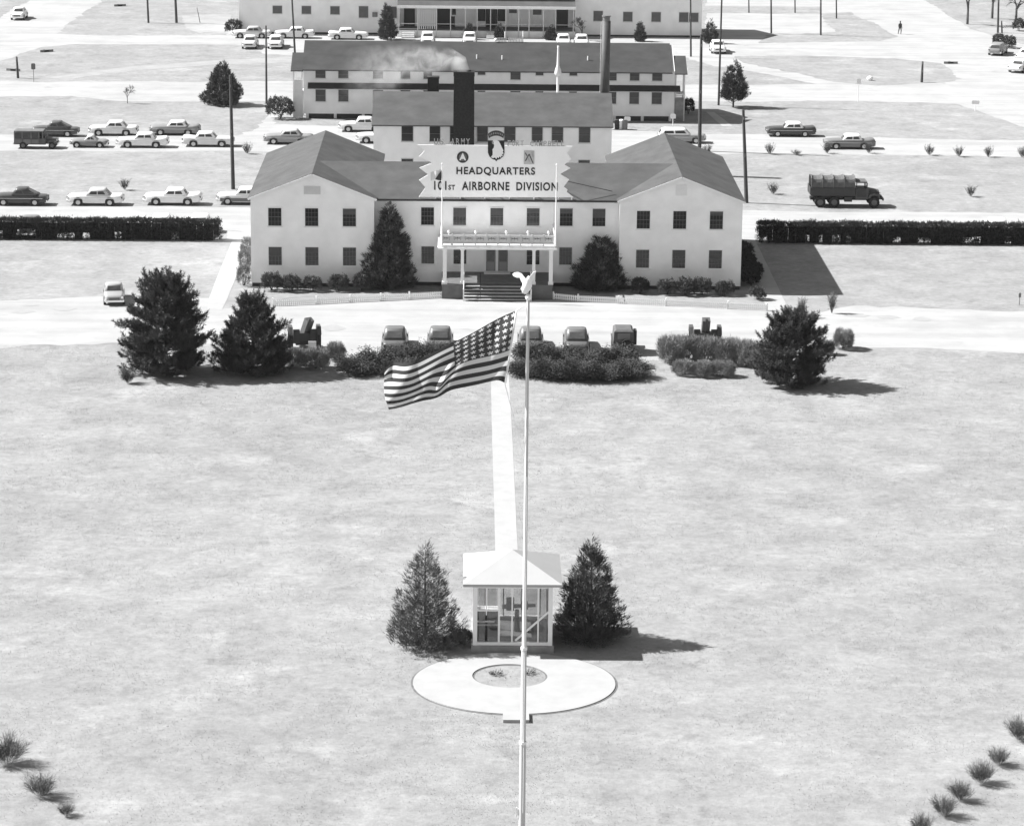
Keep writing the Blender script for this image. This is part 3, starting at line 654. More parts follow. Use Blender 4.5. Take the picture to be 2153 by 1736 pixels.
# ------------------------------------------------------------------ summer-house shelter
sx0, sx1, sy0, sy1 = .32, 4.32, 138.72, 143.1
shl = thing('glazed_shelter', 'small white glazed shelter with a pyramid roof behind the round plaza', 'shelter', (2.32, 138.72, 0))
OX, OY = 2.32, 138.72
MB().box(sx0-OX-.08, sx1-OX+.08, -.08, sy1-OY+.08, 0, .36).build('plinth', mat('plinth_concrete', .26, .9, .25, 1.5), shl)
t = .22
for x in (sx0-OX, sx1-OX-t):
    for y in (0, sy1-OY-t): MB().box(x, x+t, y, y+t, .361, 3.56).build('corner_post', WHITE, shl)
for y0, y1 in ((.02, .16), (sy1-OY-.16, sy1-OY-.02)):
    for z0, z1 in ((.361, .52), (3.38, 3.56)): MB().box(sx0-OX+t, sx1-OX-t, y0, y1, z0, z1).build('wall_plate', WHITE, shl)
for x0 in (sx0-OX+.02, sx1-OX-.16):
    for z0, z1 in ((.361, .5), (3.4, 3.56)): MB().box(x0, x0+.14, t, sy1-OY-t, z0, z1).build('wall_plate', WHITE, shl)
def sxm(zx): return atY((1240+zx*.19582)/1.29461, 1300, 138.75).x-OX
def szm(zy): return atY(1076, (1460+zy*.19585)/1.29461, 138.75).z
for zx, z0, z1, wd_ in ((425, 1.95, 3.379, .06), (600, .521, 3.379, .1), (783, .521, 3.379, .08), (962, .521, 3.379, .10), (1145, .521, 3.379, .08)):
    x = sxm(zx); MB().box(x-wd_/2, x+wd_/2, .04, .12, z0, z1).build('mullion', WHITE, shl)
MB().box(sxm(300), sxm(596)-.051, .045, .115, szm(1028)-.04, szm(1028)+.04).build('transom', WHITE, shl)
MB().box(sxm(300), sxm(540), .6, .64, szm(1232)-.04, szm(1232)+.04).build('shelf', WHITE, shl)
MB().bar((sxm(830), .03, szm(1440)), (sxm(1290), .03, szm(1040)), .03, .1).build('brace', WHITE, shl)
MB().bar((sxm(300), sy1-OY-.3, 3.0), (sxm(600), sy1-OY-.3, 2.2), .05, .1).build('brace', DARK, shl)
MB().bar((sxm(960), sy1-OY-.3, 2.3), (sxm(1290), sy1-OY-.3, 3.1), .05, .1).build('brace', DARK, shl)
for i, x in enumerate((.0, 1.0, 2.0, 3.0)):
    MB().box(sx0-OX+.6+x*.95, sx0-OX+.66+x*.95, sy1-OY-.13, sy1-OY-.05, .501, 3.399).build('mullion', DARK if i % 2 else WHITE, shl)
for sd_ in (sx0-OX+.05, sx1-OX-.11):
    for y in (1.4, 2.6): MB().box(sd_, sd_+.06, y, y+.08, .501, 3.399).build('mullion', WHITE, shl)
    MB().box(sd_, sd_+.05, t, sy1-OY-t, .501, 1.5).build('side_panel', DULLW, shl)
SG = bpy.data.materials.new('shelter_glass'); SG.use_nodes = True
n_ = SG.node_tree; n_.nodes.remove(n_.nodes['Principled BSDF'])
tb_ = n_.nodes.new('ShaderNodeBsdfTransparent'); tb_.inputs[0].default_value = (.8, .8, .8, 1); gl_ = n_.nodes.new('ShaderNodeBsdfGlossy'); gl_.inputs['Roughness'].default_value = .05
mx_ = n_.nodes.new('ShaderNodeMixShader'); mx_.inputs[0].default_value = .08
n_.links.new(tb_.outputs[0], mx_.inputs[1]); n_.links.new(gl_.outputs[0], mx_.inputs[2]); n_.links.new(mx_.outputs[0], n_.nodes['Material Output'].inputs[0])
xs_ = [300, 425, 600, 783, 962, 1145, 1285]
for a, c in zip(xs_[:-1], xs_[1:]):
    MB().box(sxm(a)+.06, sxm(c)-.06, .075, .085, .521, 3.379).build('pane', SG, shl)
MB().box(sx0-OX+t, sx1-OX-t, sy1-OY-.045, sy1-OY-.035, .501, 3.399).build('pane', SG, shl)
MB().box(sx0-OX+.1, sx1-OX-.1, .12, sy1-OY-.12, .3605, .40).build('floor', mat('shelter_floor', .10, .8, .3, 2), shl)
# what stands inside: a cabinet and a dark bell on its stand
cb = thing('display_cabinet', 'dark cabinet with two shelves inside the left of the glazed shelter', 'cabinet', (OX+sxm(420), 139.9, .40))
MB().box(-.62, .62, -.3, .3, 0, 1.5).build('body', mat('cabinet_dark', .07, .6, .3, 3), cb); MB().box(-.66, .66, -.34, .34, .72, .80).box(-.66, .66, -.34, .34, 1.501, 1.56).build('shelf_edge', DULLW, cb)
gn = thing('mounted_relic', 'dark machine relic on a stand in the middle of the glazed shelter', 'relic', (OX+.25, 140.9, .40))
MB().cyl((0, 0, 0), (0, 0, 1.15), .16, .1, n=8).build('stand', DARK, gn)
MB().cyl((-.75, 0, 1.3), (.95, .1, 1.35), .13, .09, n=8).box(-.55, -.15, -.2, .2, 1.15, 1.75).box(.2, .55, -.15, .15, 1.2, 1.55).build('barrel', DARK, gn)
ex0, ex1, ey0, ey1, ez, ea = sx0-.5-OX, sx1+.46-OX, -.42, 4.8, 3.57, 4.75
am = ((ex0+ex1)/2, (ey0+ey1)/2, ea)
MB().add([(ex0, ey0, ez), (ex1, ey0, ez), (ex1, ey1, ez), (ex0, ey1, ez), (ex0, ey0, ez+.14), (ex1, ey0, ez+.14), (ex1, ey1, ez+.14), (ex0, ey1, ez+.14), am],
         [(0, 3, 2, 1), (0, 1, 5, 4), (1, 2, 6, 5), (2, 3, 7, 6), (3, 0, 4, 7), (4, 5, 8), (5, 6, 8), (6, 7, 8), (7, 4, 8)]).build('roof', mat('pale_roof', .36, .7, .04, 1, .1, 10), shl)
o = ellipse_ring('plaza_edge', 2.35, 134.15, 5.06, 4.53, 2.35, 134.15, 4.94, 4.41, -.02, .012, mat('bare_soil', .13, .95, .3, 3)); o = ellipse_ring('plaza_bed_edge', 2.15, 135.1, 1.86, 1.73, 2.15, 135.1, 1.76, 1.63, -.02, .012, MATS['bare_soil'])
stp = MB().box(1.75, 2.98, 128.62, 129.72, -.02, .16); o = stp.build('plaza_step', CONC); o['kind'] = 'structure'

# ------------------------------------------------------------------ flagpole, eagle, flag
FPX_, FPY_ = 2.26, 107.95
fp = thing('flagpole', 'tall white stepped flagpole in the foreground', 'flagpole', (FPX_, FPY_, 0))
def pz(y): return atY(1105, y, FPY_).z
z1, z2 = pz(1560), pz(1362)
MB().cyl((0, 0, 0), (0, 0, z1), .135, .125, n=16).build('lower_shaft', mat('pole_paint', .50, .5, .06, .8), fp)
MB().cyl((0, 0, z1), (0, 0, z2), .112, .105, n=16).build('middle_shaft', MATS['pole_paint'], fp)
MB().cyl((0, 0, z2), (0, 0, pz(628)), .088, .06, n=16).build('upper_shaft', MATS['pole_paint'], fp)
for z, r_ in ((z1, .148), (z2, .13)): MB().cyl((0, 0, z-.06), (0, 0, z+.06), r_, r_, n=16).build('collar', WHITE, fp)
MB().box(-.2, -.13, -.05, .05, pz(1712), pz(1700)).box(-.24, -.2, -.04, .04, pz(1716), pz(1696)).build('cleat', WHITE, fp)
MB().cyl((-.02, -.11, pz(1705)), (-.02, -.09, pz(635)), .011, n=5).cyl((.03, -.13, pz(1705)), (.03, -.11, pz(1000)), .011, n=5).build('halyard', WHITE, fp)
MB().cyl((-.15, 0, 0), (-.15, 0, .01), .02).box(-.5, .5, -.5, .5, -.05, .3).build('base_block', CONC, fp)
MB().ball((0, 0, pz(625)), .12, n=12).build('truck_ball', WHITE, fp)
# eagle
eg = thing('eagle_finial', 'white eagle with a raised wing on top of the foreground flagpole', 'finial', (FPX_, FPY_, pz(622)))
def E(px, py): p = atY(px, py, FPY_); return (p.x-FPX_, p.z-pz(622))
GOLD = mat('gilt_eagle', .85, .45, .03, 5)
def blob_along(pts, rs, ry=.7, n=10):
    rg = []
    for k, (p, r_) in enumerate(zip(pts, rs)):
        a = Vector(pts[min(k+1, len(pts)-1)])-Vector(pts[max(k-1, 0)]); a.normalize(); e = Vector((0, 1, 0)); g = a.cross(e).normalized()
        rg.append([Vector(p)+(e*ry*math.cos(2*math.pi*i/n)+g*math.sin(2*math.pi*i/n))*r_ for i in range(n)])
    return rg
def E3(px, py, y): a = E(px, py); return (a[0], y, a[1])
MB().loft(blob_along([E3(1102, 617, .0), E3(1105, 607, 0), E3(1108.5, 599, 0), E3(1110, 592, -.02), E3(1111, 587, -.05), E3(1111.5, 583.5, -.1)], [.10, .17, .19, .15, .09, .05])).build('body', GOLD, eg, smooth=True)
MB().ball(E3(1111.5, 584, -.08), .085, .1, .085).loft(blob_along([E3(1111.5, 583.5, -.14), E3(1111.5, 585, -.24)], [.045, .01], n=6)).build('head', GOLD, eg, smooth=True)
def wing(pts, y0, y1, th=.05):
    P = [E(*p) for p in pts]; n = len(P); xs = [p[0] for p in P]; 
    b = MB(); x_in = max(xs) if y1 >= 0 else max(xs)
    lo, hi = min(xs), max(xs)
    def yy(x): t = (x-lo)/(hi-lo); return y1+(y0-y1)*t
    b.loft([[(x, yy(x)-th/2, z) for x, z in P], [(x, yy(x)+th/2, z) for x, z in P]]); return b
wing([(1112,590),(1107,589),(1101,582),(1097,577),(1090,574.5),(1082,576),(1077,580),(1079,583.5),(1086,586),(1092,585.5),(1095,592),(1099,599),(1104,603)], .0, .28).build('wing', GOLD, eg)
w2 = wing([(1108,590),(1112,588),(1116,580),(1121,575),(1127,574),(1125,582),(1121,592),(1116,600),(1110,604)], .35, .0); w2.build('wing', GOLD, eg)
wing([(1106,604),(1110,606),(1107,616),(1103,619),(1098,613),(1094,608),(1099,603)], .02, .05, .09).build('tail', GOLD, eg)

def flag_material():
    m = bpy.data.materials.new('flag_cloth'); m.use_nodes = True; n = m.node_tree; p = n.nodes['Principled BSDF']; p.inputs['Roughness'].default_value = .9; p.inputs['Specular IOR Level'].default_value = .1
    uv = n.nodes.new('ShaderNodeUVMap'); uv.uv_map = 'UVMap'; sp = n.nodes.new('ShaderNodeSeparateXYZ'); n.links.new(uv.outputs[0], sp.inputs[0])
    def M(op, a, b=None, c=None):
        q = n.nodes.new('ShaderNodeMath'); q.operation = op
        for i, t in enumerate((a, b, c)):
            if t is None: continue
            if isinstance(t, (int, float)): q.inputs[i].default_value = t
            else: n.links.new(t, q.inputs[i])
        return q.outputs[0]
    u, v = sp.outputs[0], sp.outputs[1]
    stripe = M('LESS_THAN', M('MODULO', M('MULTIPLY', M('SUBTRACT', 1, v), 13), 2), 1)          # 1 = red
    canton = M('MULTIPLY', M('LESS_THAN', u, .40), M('GREATER_THAN', v, 1-7/13))
    cu = M('SUBTRACT', M('FRACT', M('MULTIPLY', u, 8/.40)), .5); cv = M('SUBTRACT', M('FRACT', M('MULTIPLY', M('SUBTRACT', v, 1-7/13), 6/(7/13))), .5)
    ang = M('ARCTAN2', cu, cv); rr = M('SQRT', M('ADD', M('MULTIPLY', cu, cu), M('MULTIPLY', M('MULTIPLY', cv, cv), 1.15)))
    lim = M('ADD', .27, M('MULTIPLY', M('COSINE', M('MULTIPLY', ang, 5)), .11))
    star = M('LESS_THAN', rr, lim)
    sv = M('ADD', M('MULTIPLY', stripe, .05-.62), .62); cvv = M('ADD', M('MULTIPLY', star, .62-.06), .06)
    col = M('ADD', M('MULTIPLY', canton, cvv), M('MULTIPLY', M('SUBTRACT', 1, canton), sv))
    head = M('LESS_THAN', u, .012); col = M('ADD', M('MULTIPLY', head, .75), M('MULTIPLY', M('SUBTRACT', 1, head), col))
    n.links.new(col, p.inputs['Base Color'])
    # thin cloth lets some light through
    tl = n.nodes.new('ShaderNodeBsdfTranslucent'); n.links.new(col, tl.inputs[0])
    mx = n.nodes.new('ShaderNodeMixShader'); mx.inputs[0].default_value = .3
    o = n.nodes['Material Output']; n.links.new(p.outputs[0], mx.inputs[1]); n.links.new(tl.outputs[0], mx.inputs[2]); n.links.new(mx.outputs[0], o.inputs[0])
    return m
def flag():
    nu, nv = 90, 52
    def P(px, py): p = atY(px, py, FPY_); return Vector((p.x, 0, p.z))
    # top edge, bottom edge (hoist -> fly) as gentle curves
    top = [P(1085, 653), P(1040, 676), P(990, 702), P(940, 727), P(890, 749), P(850, 764), P(825, 772), P(806, 784)]
    bot = [P(1061, 806), P(1040, 802), P(1000, 806), P(955, 818), P(930, 834), P(895, 846), P(850, 856), P(813, 861)]
    def cr(L, t):
        t *= len(L)-1; i = min(int(t), len(L)-2); f = t-i
        g = lambda k: L[min(max(k, 0), len(L)-1)]
        a, b, c, d = g(i-1), g(i), g(i+1), g(i+2)
        return .5*((2*b)+(c-a)*f+(2*a-5*b+4*c-d)*f*f+(3*b-a-3*c+d)*f**3)
    vs, uvs = [], []
    for j in range(nv+1):
        v = j/nv
        for i in range(nu+1):
            u = i/nu; a, b = cr(top, u), cr(bot, u)
            p = b.lerp(a, v)
            # folds: a deep diagonal roll in the lower middle, smaller ripples elsewhere
            ph = u*9.0-(1-v)*5.0
            y = .30*math.sin(ph)*(.25+.75*u)+.10*math.sin(u*17+v*6)
            roll = math.exp(-((u-.30-.32*(1-v))/.085)**2)*max(0, 1-abs(v-.33)/.42)
            y -= .75*roll
            z = p.z+.05*math.sin(u*13+v*3)*u-.10*roll
            x = p.x-.22*math.sin(ph+1.2)*(.2+.5*(1-v))*min(1, u*4)*.6+.28*roll*(v-.3)
            vs.append((x-FPX_, y+.25*u, z)); uvs.append((u, v))
    fs = [(j*(nu+1)+i, j*(nu+1)+i+1, (j+1)*(nu+1)+i+1, (j+1)*(nu+1)+i) for j in range(nv) for i in range(nu)]
    me = bpy.data.meshes.new('flag'); me.from_pydata(vs, [], fs); l = me.uv_layers.new(name='UVMap')
    for lp in me.loops: l.data[lp.index].uv = uvs[lp.vertex_index]
    me.polygons.foreach_set('use_smooth', [True]*len(fs)); me.materials.append(flag_material())
    o = link('flag', me, None, (FPX_, FPY_, 0))
    return tag(o, 'large striped and starred flag flying left from the foreground pole', 'flag')
flag()
a, b_ = atY(1085, 653, FPY_), atY(1061, 806, FPY_)
MB().cyl((-.04, 0, pz(640)), (a.x-FPX_, 0, a.z), .02, n=5).cyl((a.x-FPX_+.02, 0, a.z), (b_.x-FPX_+.03, 0, b_.z), .022, n=5).cyl((b_.x-FPX_, 0, b_.z), (-.1, 0, pz(960)), .014, n=5).build('halyard', WHITE, fp)


# ------------------------------------------------------------------ vehicles
PAINT = {}
def paint(v):
    k = round(v, 3)
    if k not in PAINT: PAINT[k] = mat('car_paint_%d' % int(k*1000), k, .35, .04, 2, spec=.45)
    return PAINT[k]
STY = {  # length, width, height, belt, hood, trunk, cabin base rear/front, cabin top rear/front, wheel x rear/front, fin
    'finned':  dict(L=5.35, W=1.92, H=1.51, belt=1.0, hood=.98, trunk=1.0, cb=(-1.35, .85), ct=(-1.08, .50), wx=(-1.45, 1.45), fin=.10),
    'hardtop': dict(L=5.15, W=1.88, H=1.54, belt=1.0, hood=.99, trunk=.96, cb=(-1.40, .85), ct=(-1.02, .48), wx=(-1.40, 1.48), fin=.04),
    'rounded': dict(L=4.95, W=1.84, H=1.62, belt=1.04, hood=1.02, trunk=.92, cb=(-1.65, .85), ct=(-.70, .42), wx=(-1.35, 1.50), fin=0),
    'sports':  dict(L=3.90, W=1.60, H=1.28, belt=.80, hood=.80, trunk=.74, cb=(-.95, .50), ct=(-.50, .15), wx=(-1.15, 1.20), fin=0),
    'wagon':   dict(L=5.10, W=1.88, H=1.55, belt=1.0, hood=.96, trunk=1.0, cb=(-2.40, .90), ct=(-2.1, .42), wx=(-1.45, 1.45), fin=.03),
}
def rr_ring(x, w, z0, z1, r=.21, tum=.08):
    """rounded body section at station x"""
    P = []; w2 = w-tum
    for cx_, cz_, a0 in ((w-r*.6, z0+r*.6, -90), (w2-r, z1-r, 0)):
        rr = r*.6 if a0 < 0 else r
        for k in range(4): t = rad(a0+30*k); P.append((x, cx_+rr*math.cos(t), cz_+rr*math.sin(t)))
    return P+[(q[0], -q[1], q[2]) for q in P[::-1]]
def car(style, loc, rz, body, roof, label, side=None, group='parked cars', shade=None):
    s = STY[style]; L, W, H = s['L'], s['W']/2, s['H']
    t = thing('car', label, 'car', loc, rz, group); t.scale = (.88,)*3 if 'drive left of' in label else (1, 1, 1)
    st = [(-.5, .80, .42, s['trunk']-.28), (-.485, .90, .34, s['trunk']-.10+s['fin']), (-.45, .95, .30, s['trunk']-.01+s['fin']), (-.36, .985, .27, s['trunk']+s['fin']*.5), (-.25, 1, .25, s['belt']-.02), (-.1, 1, .24, s['belt']), (.1, 1, .24, s['belt']),
          (.2, 1, .25, s['hood']+.02), (.32, .985, .27, s['hood']), (.42, .96, .30, s['hood']-.04), (.475, .90, .33, s['hood']-.12), (.495, .80, .42, s['hood']-.28)]
    MB().loft([rr_ring(x*L, w*W, z0, z1) for x, w, z0, z1 in st]).build('body', paint(body), t, smooth=True)
    (cr_, cf), (tr_, tf) = s['cb'], s['ct']; zb, wb, wt = s['belt']-.06, W*.88, W*.78
    def cab(z, k, w):       # rounded rectangle between rear and front at blend k
        xr, xf = cr_+(tr_-cr_)*k, cf+(tf-cf)*k; c = .14
        return [(xf, -w+c, z), (xf, w-c, z), (xf-c, w, z), (xr+c, w, z), (xr, w-c, z), (xr, -w+c, z), (xr+c, -w, z), (xf-c, -w, z)]
    zt = H-.15
    def in_(r, d): 
        cx_ = sum(p[0] for p in r)/8; return [(p[0]+(cx_-p[0])*d, p[1]*(1-d), p[2]) for p in r]
    MB().loft([cab(zb, 0, wb), cab(zt, 1, wt), [(x, y, H-.07) for x, y, z in in_(cab(zt, 1, wt), .05)], [(x, y, H-.025) for x, y, z in in_(cab(zt, 1, wt), .18)], [(x, y, H) for x, y, z in in_(cab(zt, 1, wt), .5)]]).build('roof', paint(roof), t, smooth=True)
    # glass, set a little proud of the cabin
    def lerp(a, b, k): return tuple(a[i]+(b[i]-a[i])*k for i in range(3))
    B, T = cab(zb, 0, wb), cab(zt, 1, wt)
    def quad(i, j, k0, k1, h0, h1, nrm, name):
        lo0, lo1 = lerp(B[i], B[j], k0), lerp(B[i], B[j], k1); hi0, hi1 = lerp(T[i], T[j], k0), lerp(T[i], T[j], k1)
        P = [lerp(lo0, hi0, h0), lerp(lo1, hi1, h0), lerp(lo1, hi1, h1), lerp(lo0, hi0, h1)]
        o = [tuple(p[q]+nrm[q]*.012 for q in range(3)) for p in P]; i_ = [tuple(p[q]-nrm[q]*.004 for q in range(3)) for p in P]
        MB().hexa(i_+o).build(name, GLASS2, t)
    quad(0, 1, .04, .96, .16, .93, (1, 0, .3), 'windscreen'); quad(4, 5, .06, .94, .2, .92, (-1, 0, .3), 'rear_window')
    for i, j, y in ((2, 3, 1), (6, 7, -1)):
        sp = ((.06, .47), (.53, .92)) if y > 0 else ((.08, .47), (.53, .94))
        for k0, k1 in sp: quad(i, j, k0, k1, .26, .88, (0, y, .3), 'side_window')
    wr = .34 if style != 'sports' else .29
    for x in s['wx']:
        for y in (-1, 1):
            MB().cyl((x, y*(W-.02), wr+.02), (x, y*(W+.008), wr+.02), wr+.10, wr+.09, n=14).build('wheel_well_shade', DARK, t)  # dark disc painted in for the shade inside the wheel well
            wl = MB().cyl((x, y*(W-.2), wr), (x, y*(W+.02), wr), wr, wr, n=14).build('wheel', TYRE, t)
            MB().cyl((x, y*(W+.021), wr), (x, y*(W+.035), wr), wr*.62, wr*.5, n=12).build('hubcap', HUB, wl)
    for e in (-1, 1):
        MB().box(min(e*L*.5, e*(L*.5-.1)), max(e*L*.5, e*(L*.5-.1)), -W*.93, W*.93, .38, .54).build('bumper', CHROME, t)
        for y in (-1, 1):
            if e > 0: MB().cyl((L*.455, y*W*.74, s['hood']-.24), (L*.498, y*W*.74, s['hood']-.24), .11, .1, n=10).build('headlight', CHROME, t)
            else: MB().box(-L*.497, -L*.47, y*W*.76-.07, y*W*.76+.07, s['trunk']-.3, s['trunk']-.12).build('tail_light', mat('tail_lamp', .08, .3), t)
    MB().box(L*.47, L*.497, -W*.5, W*.5, .56, s['hood']-.25).build('grille', mat('grille_dark', .12, .4, metal=.5), t)
    if side is not None:
        for y in (-1, 1): MB().box(-L*.40, L*.42, y*W-.012 if y > 0 else -W-.012, y*W+.012 if y > 0 else -W+.012, .34, .66).build('side_panel', paint(side), t)
    for y in (-1, 1):
        MB().box(-L*.42, L*.42, y*(W+.008)-.012, y*(W+.008)+.012, .69, .72).build('chrome_strip', CHROME, t)
    return t
LT = math.pi; RT = 0.0; TO = -math.pi/2; AW = math.pi/2        # heading left, right, towards, away
def g(x, y): p = at(x, y); return (p.x, p.y, 0)
W_, G_, D_ = .72, .25, .06
CARS = [
 ('rounded', 45, 430, LT, .055, .06, None, 'dark sedan at the far left end of the kerb row above the left hedge'),
 ('hardtop', 201, 430, LT, .70, .45, None, 'pale sedan with a greyer roof, second from left in the row above the left hedge'),
 ('finned', 363, 429, LT, .76, .80, None, 'long white sedan above the left hedge, between the pale sedan and the utility pole'),
 ('hardtop', 514, 428, LT, .70, .78, .14, 'white-topped car with a dark lower side, half hidden by the left wing'),
 ('sports', 188, 309, LT, .20, .60, None, 'small low grey car with a pale top between the boxy wagon and a white sedan'),
 ('finned', 300, 309, LT, .72, .78, None, 'white sedan in the near lane, right of the small low car'),
 ('finned', 438, 307, RT, .62, .76, None, 'pale finned car just left of the tall utility pole'),
 ('rounded', 117, 286, LT, .075, .09, None, 'dark rounded sedan behind the boxy wagon'),
 ('hardtop', 239, 284, LT, .68, .78, None, 'white sedan in the far lane behind the small low car'),
 ('finned', 368, 283, LT, .20, .76, None, 'grey car with a white roof in the far lane, left of the utility pole'),
 ('hardtop', 606, 302, LT, .24, .45, None, 'grey two-tone car whose rear is hidden by the left wing roof'),
 ('hardtop', 762, 276, LT, .70, .78, None, 'white car half hidden by the left end of the boiler house'),
 ('hardtop', 800, 300, LT, .74, .78, None, 'white car nose peeking out low beside the boiler house'),
 ('finned', 1661, 286, LT, .05, .78, .05, 'black car with a white roof on the road at right'),
 ('finned', 1784, 312, LT, .16, .76, None, 'grey car with a white roof between two small shrubs at right'),
 ('wagon', 1432, 300, RT, .26, .76, None, 'white-roofed grey car just behind the right wing ridge'),
 ('hardtop', 529, 80, LT, .66, .40, None, 'leftmost pale car in front of the far tan building'),
 ('finned', 619, 80.5, LT, .70, .78, None, 'white car in front of the far building, between two poles'),
 ('finned', 732, 83, RT, .66, .74, None, 'white low car in front of the far building left of the tall thin conifer'),
 ('rounded', 240, 632, TO+.13, .30, .34, None, 'pale old sedan facing the camera on the drive left of the big pine'),
 ('hardtop', 339, 488, TO, .7, .78, None, 'car behind the left hedge showing only its white roof, left one of two'),
 ('hardtop', 421, 488, TO, .7, .78, None, 'car behind the left hedge showing only its white roof, nearest the hedge end'),
 ('rounded', 65, 492, TO, .2, .16, None, 'car behind the left hedge showing only its grey roof at far left'),
 ('hardtop', 2095, 496, TO, .7, .78, None, 'car behind the right hedge showing only its white roof'),
 ('hardtop', 526, 100, TO, .55, .62, None, 'pale car facing the camera, left one of the pair by the far road'),
 ('hardtop', 580, 100, TO, .62, .75, None, 'white car facing the camera, right one of the pair by the far road'),
 ('hardtop', 1508, 110, TO, .72, .78, None, 'white car facing the camera right of the long barrack'),
 ('rounded', 41, 40, TO, .72, .7, None, 'white car on the diagonal road in the top left corner'),
 ('wagon', 2097, 114, AW-.35, .20, .24, None, 'grey car seen from behind on the road at upper right'),
 ('hardtop', 2144, 150, AW-.5, .74, .8, None, 'white car nearest the right edge on the upper road'),
 ('hardtop', 2160, 126, AW-.5, .70, .78, None, 'second white car at the right edge, beyond the nearer one'),
 ('hardtop', 899, 92, TO, .7, .78, None, 'white car roof above the barrack ridge, leftmost of four'),
 ('hardtop', 987, 93, TO, .7, .78, None, 'white car roof above the barrack ridge, second of four from left'),
 ('hardtop', 1184, 97, TO, .7, .78, None, 'white car roof above the barrack ridge, right of the white vent pipe'),
 ('hardtop', 1222, 98, TO, .7, .78, None, 'white car roof above the barrack ridge, beside the steel stack'),
 ('rounded', 830, 731, AW, .10, .14, None, 'olive staff sedan parked nose in, leftmost of the front row'),
 ('rounded', 925, 731, AW, .10, .14, None, 'olive staff sedan parked just above the flag'),
 ('rounded', 1115, 732, AW, .10, .14, None, 'olive staff sedan parked right behind the flagpole'),
 ('rounded', 1211, 733, AW, .10, .14, None, 'olive staff sedan parked next to the canvas-topped jeep'),
]
for sty, x, y, rz, bd, rf, sd_, lab in CARS:
    front = y > 600 and x > 500
    car(sty, g(x, y), rz, bd, rf, lab, sd_, 'staff sedans in the front parking row' if front else 'parked and passing cars')

def wheel6(t, x, y, r=.5, w=.26, s=1):
    wl = MB().cyl((x, y-w/2, r), (x, y+w/2, r), r, r, n=18).build('wheel', TYRE, t)
    MB().cyl((x, y+s*(w/2), r), (x, y+s*(w/2+.03), r), r*.55, r*.42, n=14).build('rim', mat('olive_rim', .12, .6), wl)
    return wl
# army truck, heading right
p = at(1776, 433)
tk = thing('army_truck', 'dark six-wheeled army truck with a ribbed canvas cover at right', 'truck', (p.x, p.y, 0))
MB().box(-3.3, 3.1, -.45, .45, .62, .85).build('chassis', DARK, tk)
MB().box(-3.35, .75, -1.12, 1.12, 1.12, 1.25).box(-3.35, .75, -1.14, -1.06, 1.25, 1.85).box(-3.35, .75, 1.06, 1.14, 1.25, 1.85).box(.68, .75, -1.06, 1.06, 1.25, 1.85).build('cargo_bed', ODD, tk)
cv_ = MB(); xs = [-3.3+4.0*i/16 for i in range(17)]
def bow(x, sag):
    w_, z_ = 1.08-.02*sag, 2.85-.10*sag
    return [(x, -w_, 1.86), (x, -w_, 2.35), (x, -w_+.12, z_-.15), (x, -.5, z_), (x, .5, z_), (x, w_-.12, z_-.15), (x, w_, 2.35), (x, w_, 1.86)]
for k in range(16):
    s0, s1 = abs(math.sin(math.pi*4*k/16)), abs(math.sin(math.pi*4*(k+1)/16))
    A_, B_ = bow(xs[k], s0), bow(xs[k+1], s1)
    for i in range(7): cv_.add([A_[i], A_[i+1], B_[i+1], B_[i]], [(0, 1, 2, 3)])
cv_.add(bow(.7, 0), [tuple(range(8))])
cv_.build('canvas_cover', CANVAS, tk)
for k in range(5):
    x = -3.3+k; b_ = MB(); B_ = bow(x, -.25)
    for i in range(7): b_.bar(B_[i], B_[i+1], .07)
    b_.build('bow', mat('canvas_rib', .14, .9), tk)
MB().add([(-3.28, -1.0, 1.9), (-3.28, 1.0, 1.9), (-3.28, 1.0, 2.7), (-3.28, -1.0, 2.7)], [(0, 1, 2, 3)]).build('rear_opening', mat('opening_black', .01, .95), tk)
MB().box(-3.42, -3.36, -1.1, 1.1, 1.2, 1.9).build('tailgate', ODD, tk)
MB().box(.82, 2.0, -.95, .95, .8, 1.75).build('cab', OD, tk)
MB().box(.85, 1.85, -.92, .92, 2.3, 2.42).build('cab_roof', CANVAS, tk)
for y in (-1, 1):
    MB().box(.84, .92, y*.9-.03, y*.9+.03, 1.751, 2.3).box(1.82, 1.9, y*.9-.03, y*.9+.03, 1.751, 2.3).build('cab_pillar', OD, tk)
    MB().box(.95, 1.8, y*.955-.01, y*.955+.01, 1.0, 1.72).build('door', ODD, tk)
    MB().prism([(2.0, .95), (2.1, 1.28), (2.5, 1.36), (3.0, 1.22), (3.12, .9), (3.0, .9), (2.85, 1.15), (2.3, 1.15), (2.12, .9)], 'y', y*.62 if y > 0 else -1.12, 1.12 if y > 0 else -.62).build('mudguard', OD, tk)
    MB().cyl((3.02, y*.72, 1.32), (3.12, y*.72, 1.32), .12, .12, n=10).build('headlight', CHROME, tk)
MB().box(1.87, 1.9, -.87, .87, 1.78, 2.28).build('windscreen', mat('truck_glass', .35, .2, spec=.5), tk)
MB().loft([[(2.0, -.62, .85), (2.0, .62, .85), (2.0, .62, 1.6), (2.0, .4, 1.72), (2.0, -.4, 1.72), (2.0, -.62, 1.6)], [(3.05, -.5, .85), (3.05, .5, .85), (3.05, .5, 1.42), (3.05, .3, 1.52), (3.05, -.3, 1.52), (3.05, -.5, 1.42)]]).build('bonnet', OD, tk)
MB().box(3.3, 3.42, -1.1, 1.1, .7, .92).box(2.9, 3.3, -.5, -.4, .7, .85).box(2.9, 3.3, .4, .5, .7, .85).build('bumper', OD, tk)
for x in (-2.45, -1.15):
    for y in (-.88, .88): wheel6(tk, x, y, .50, .42, 1 if y > 0 else -1)
for y in (-.95, .95): wheel6(tk, 2.55, y, .50, .26, 1 if y > 0 else -1)
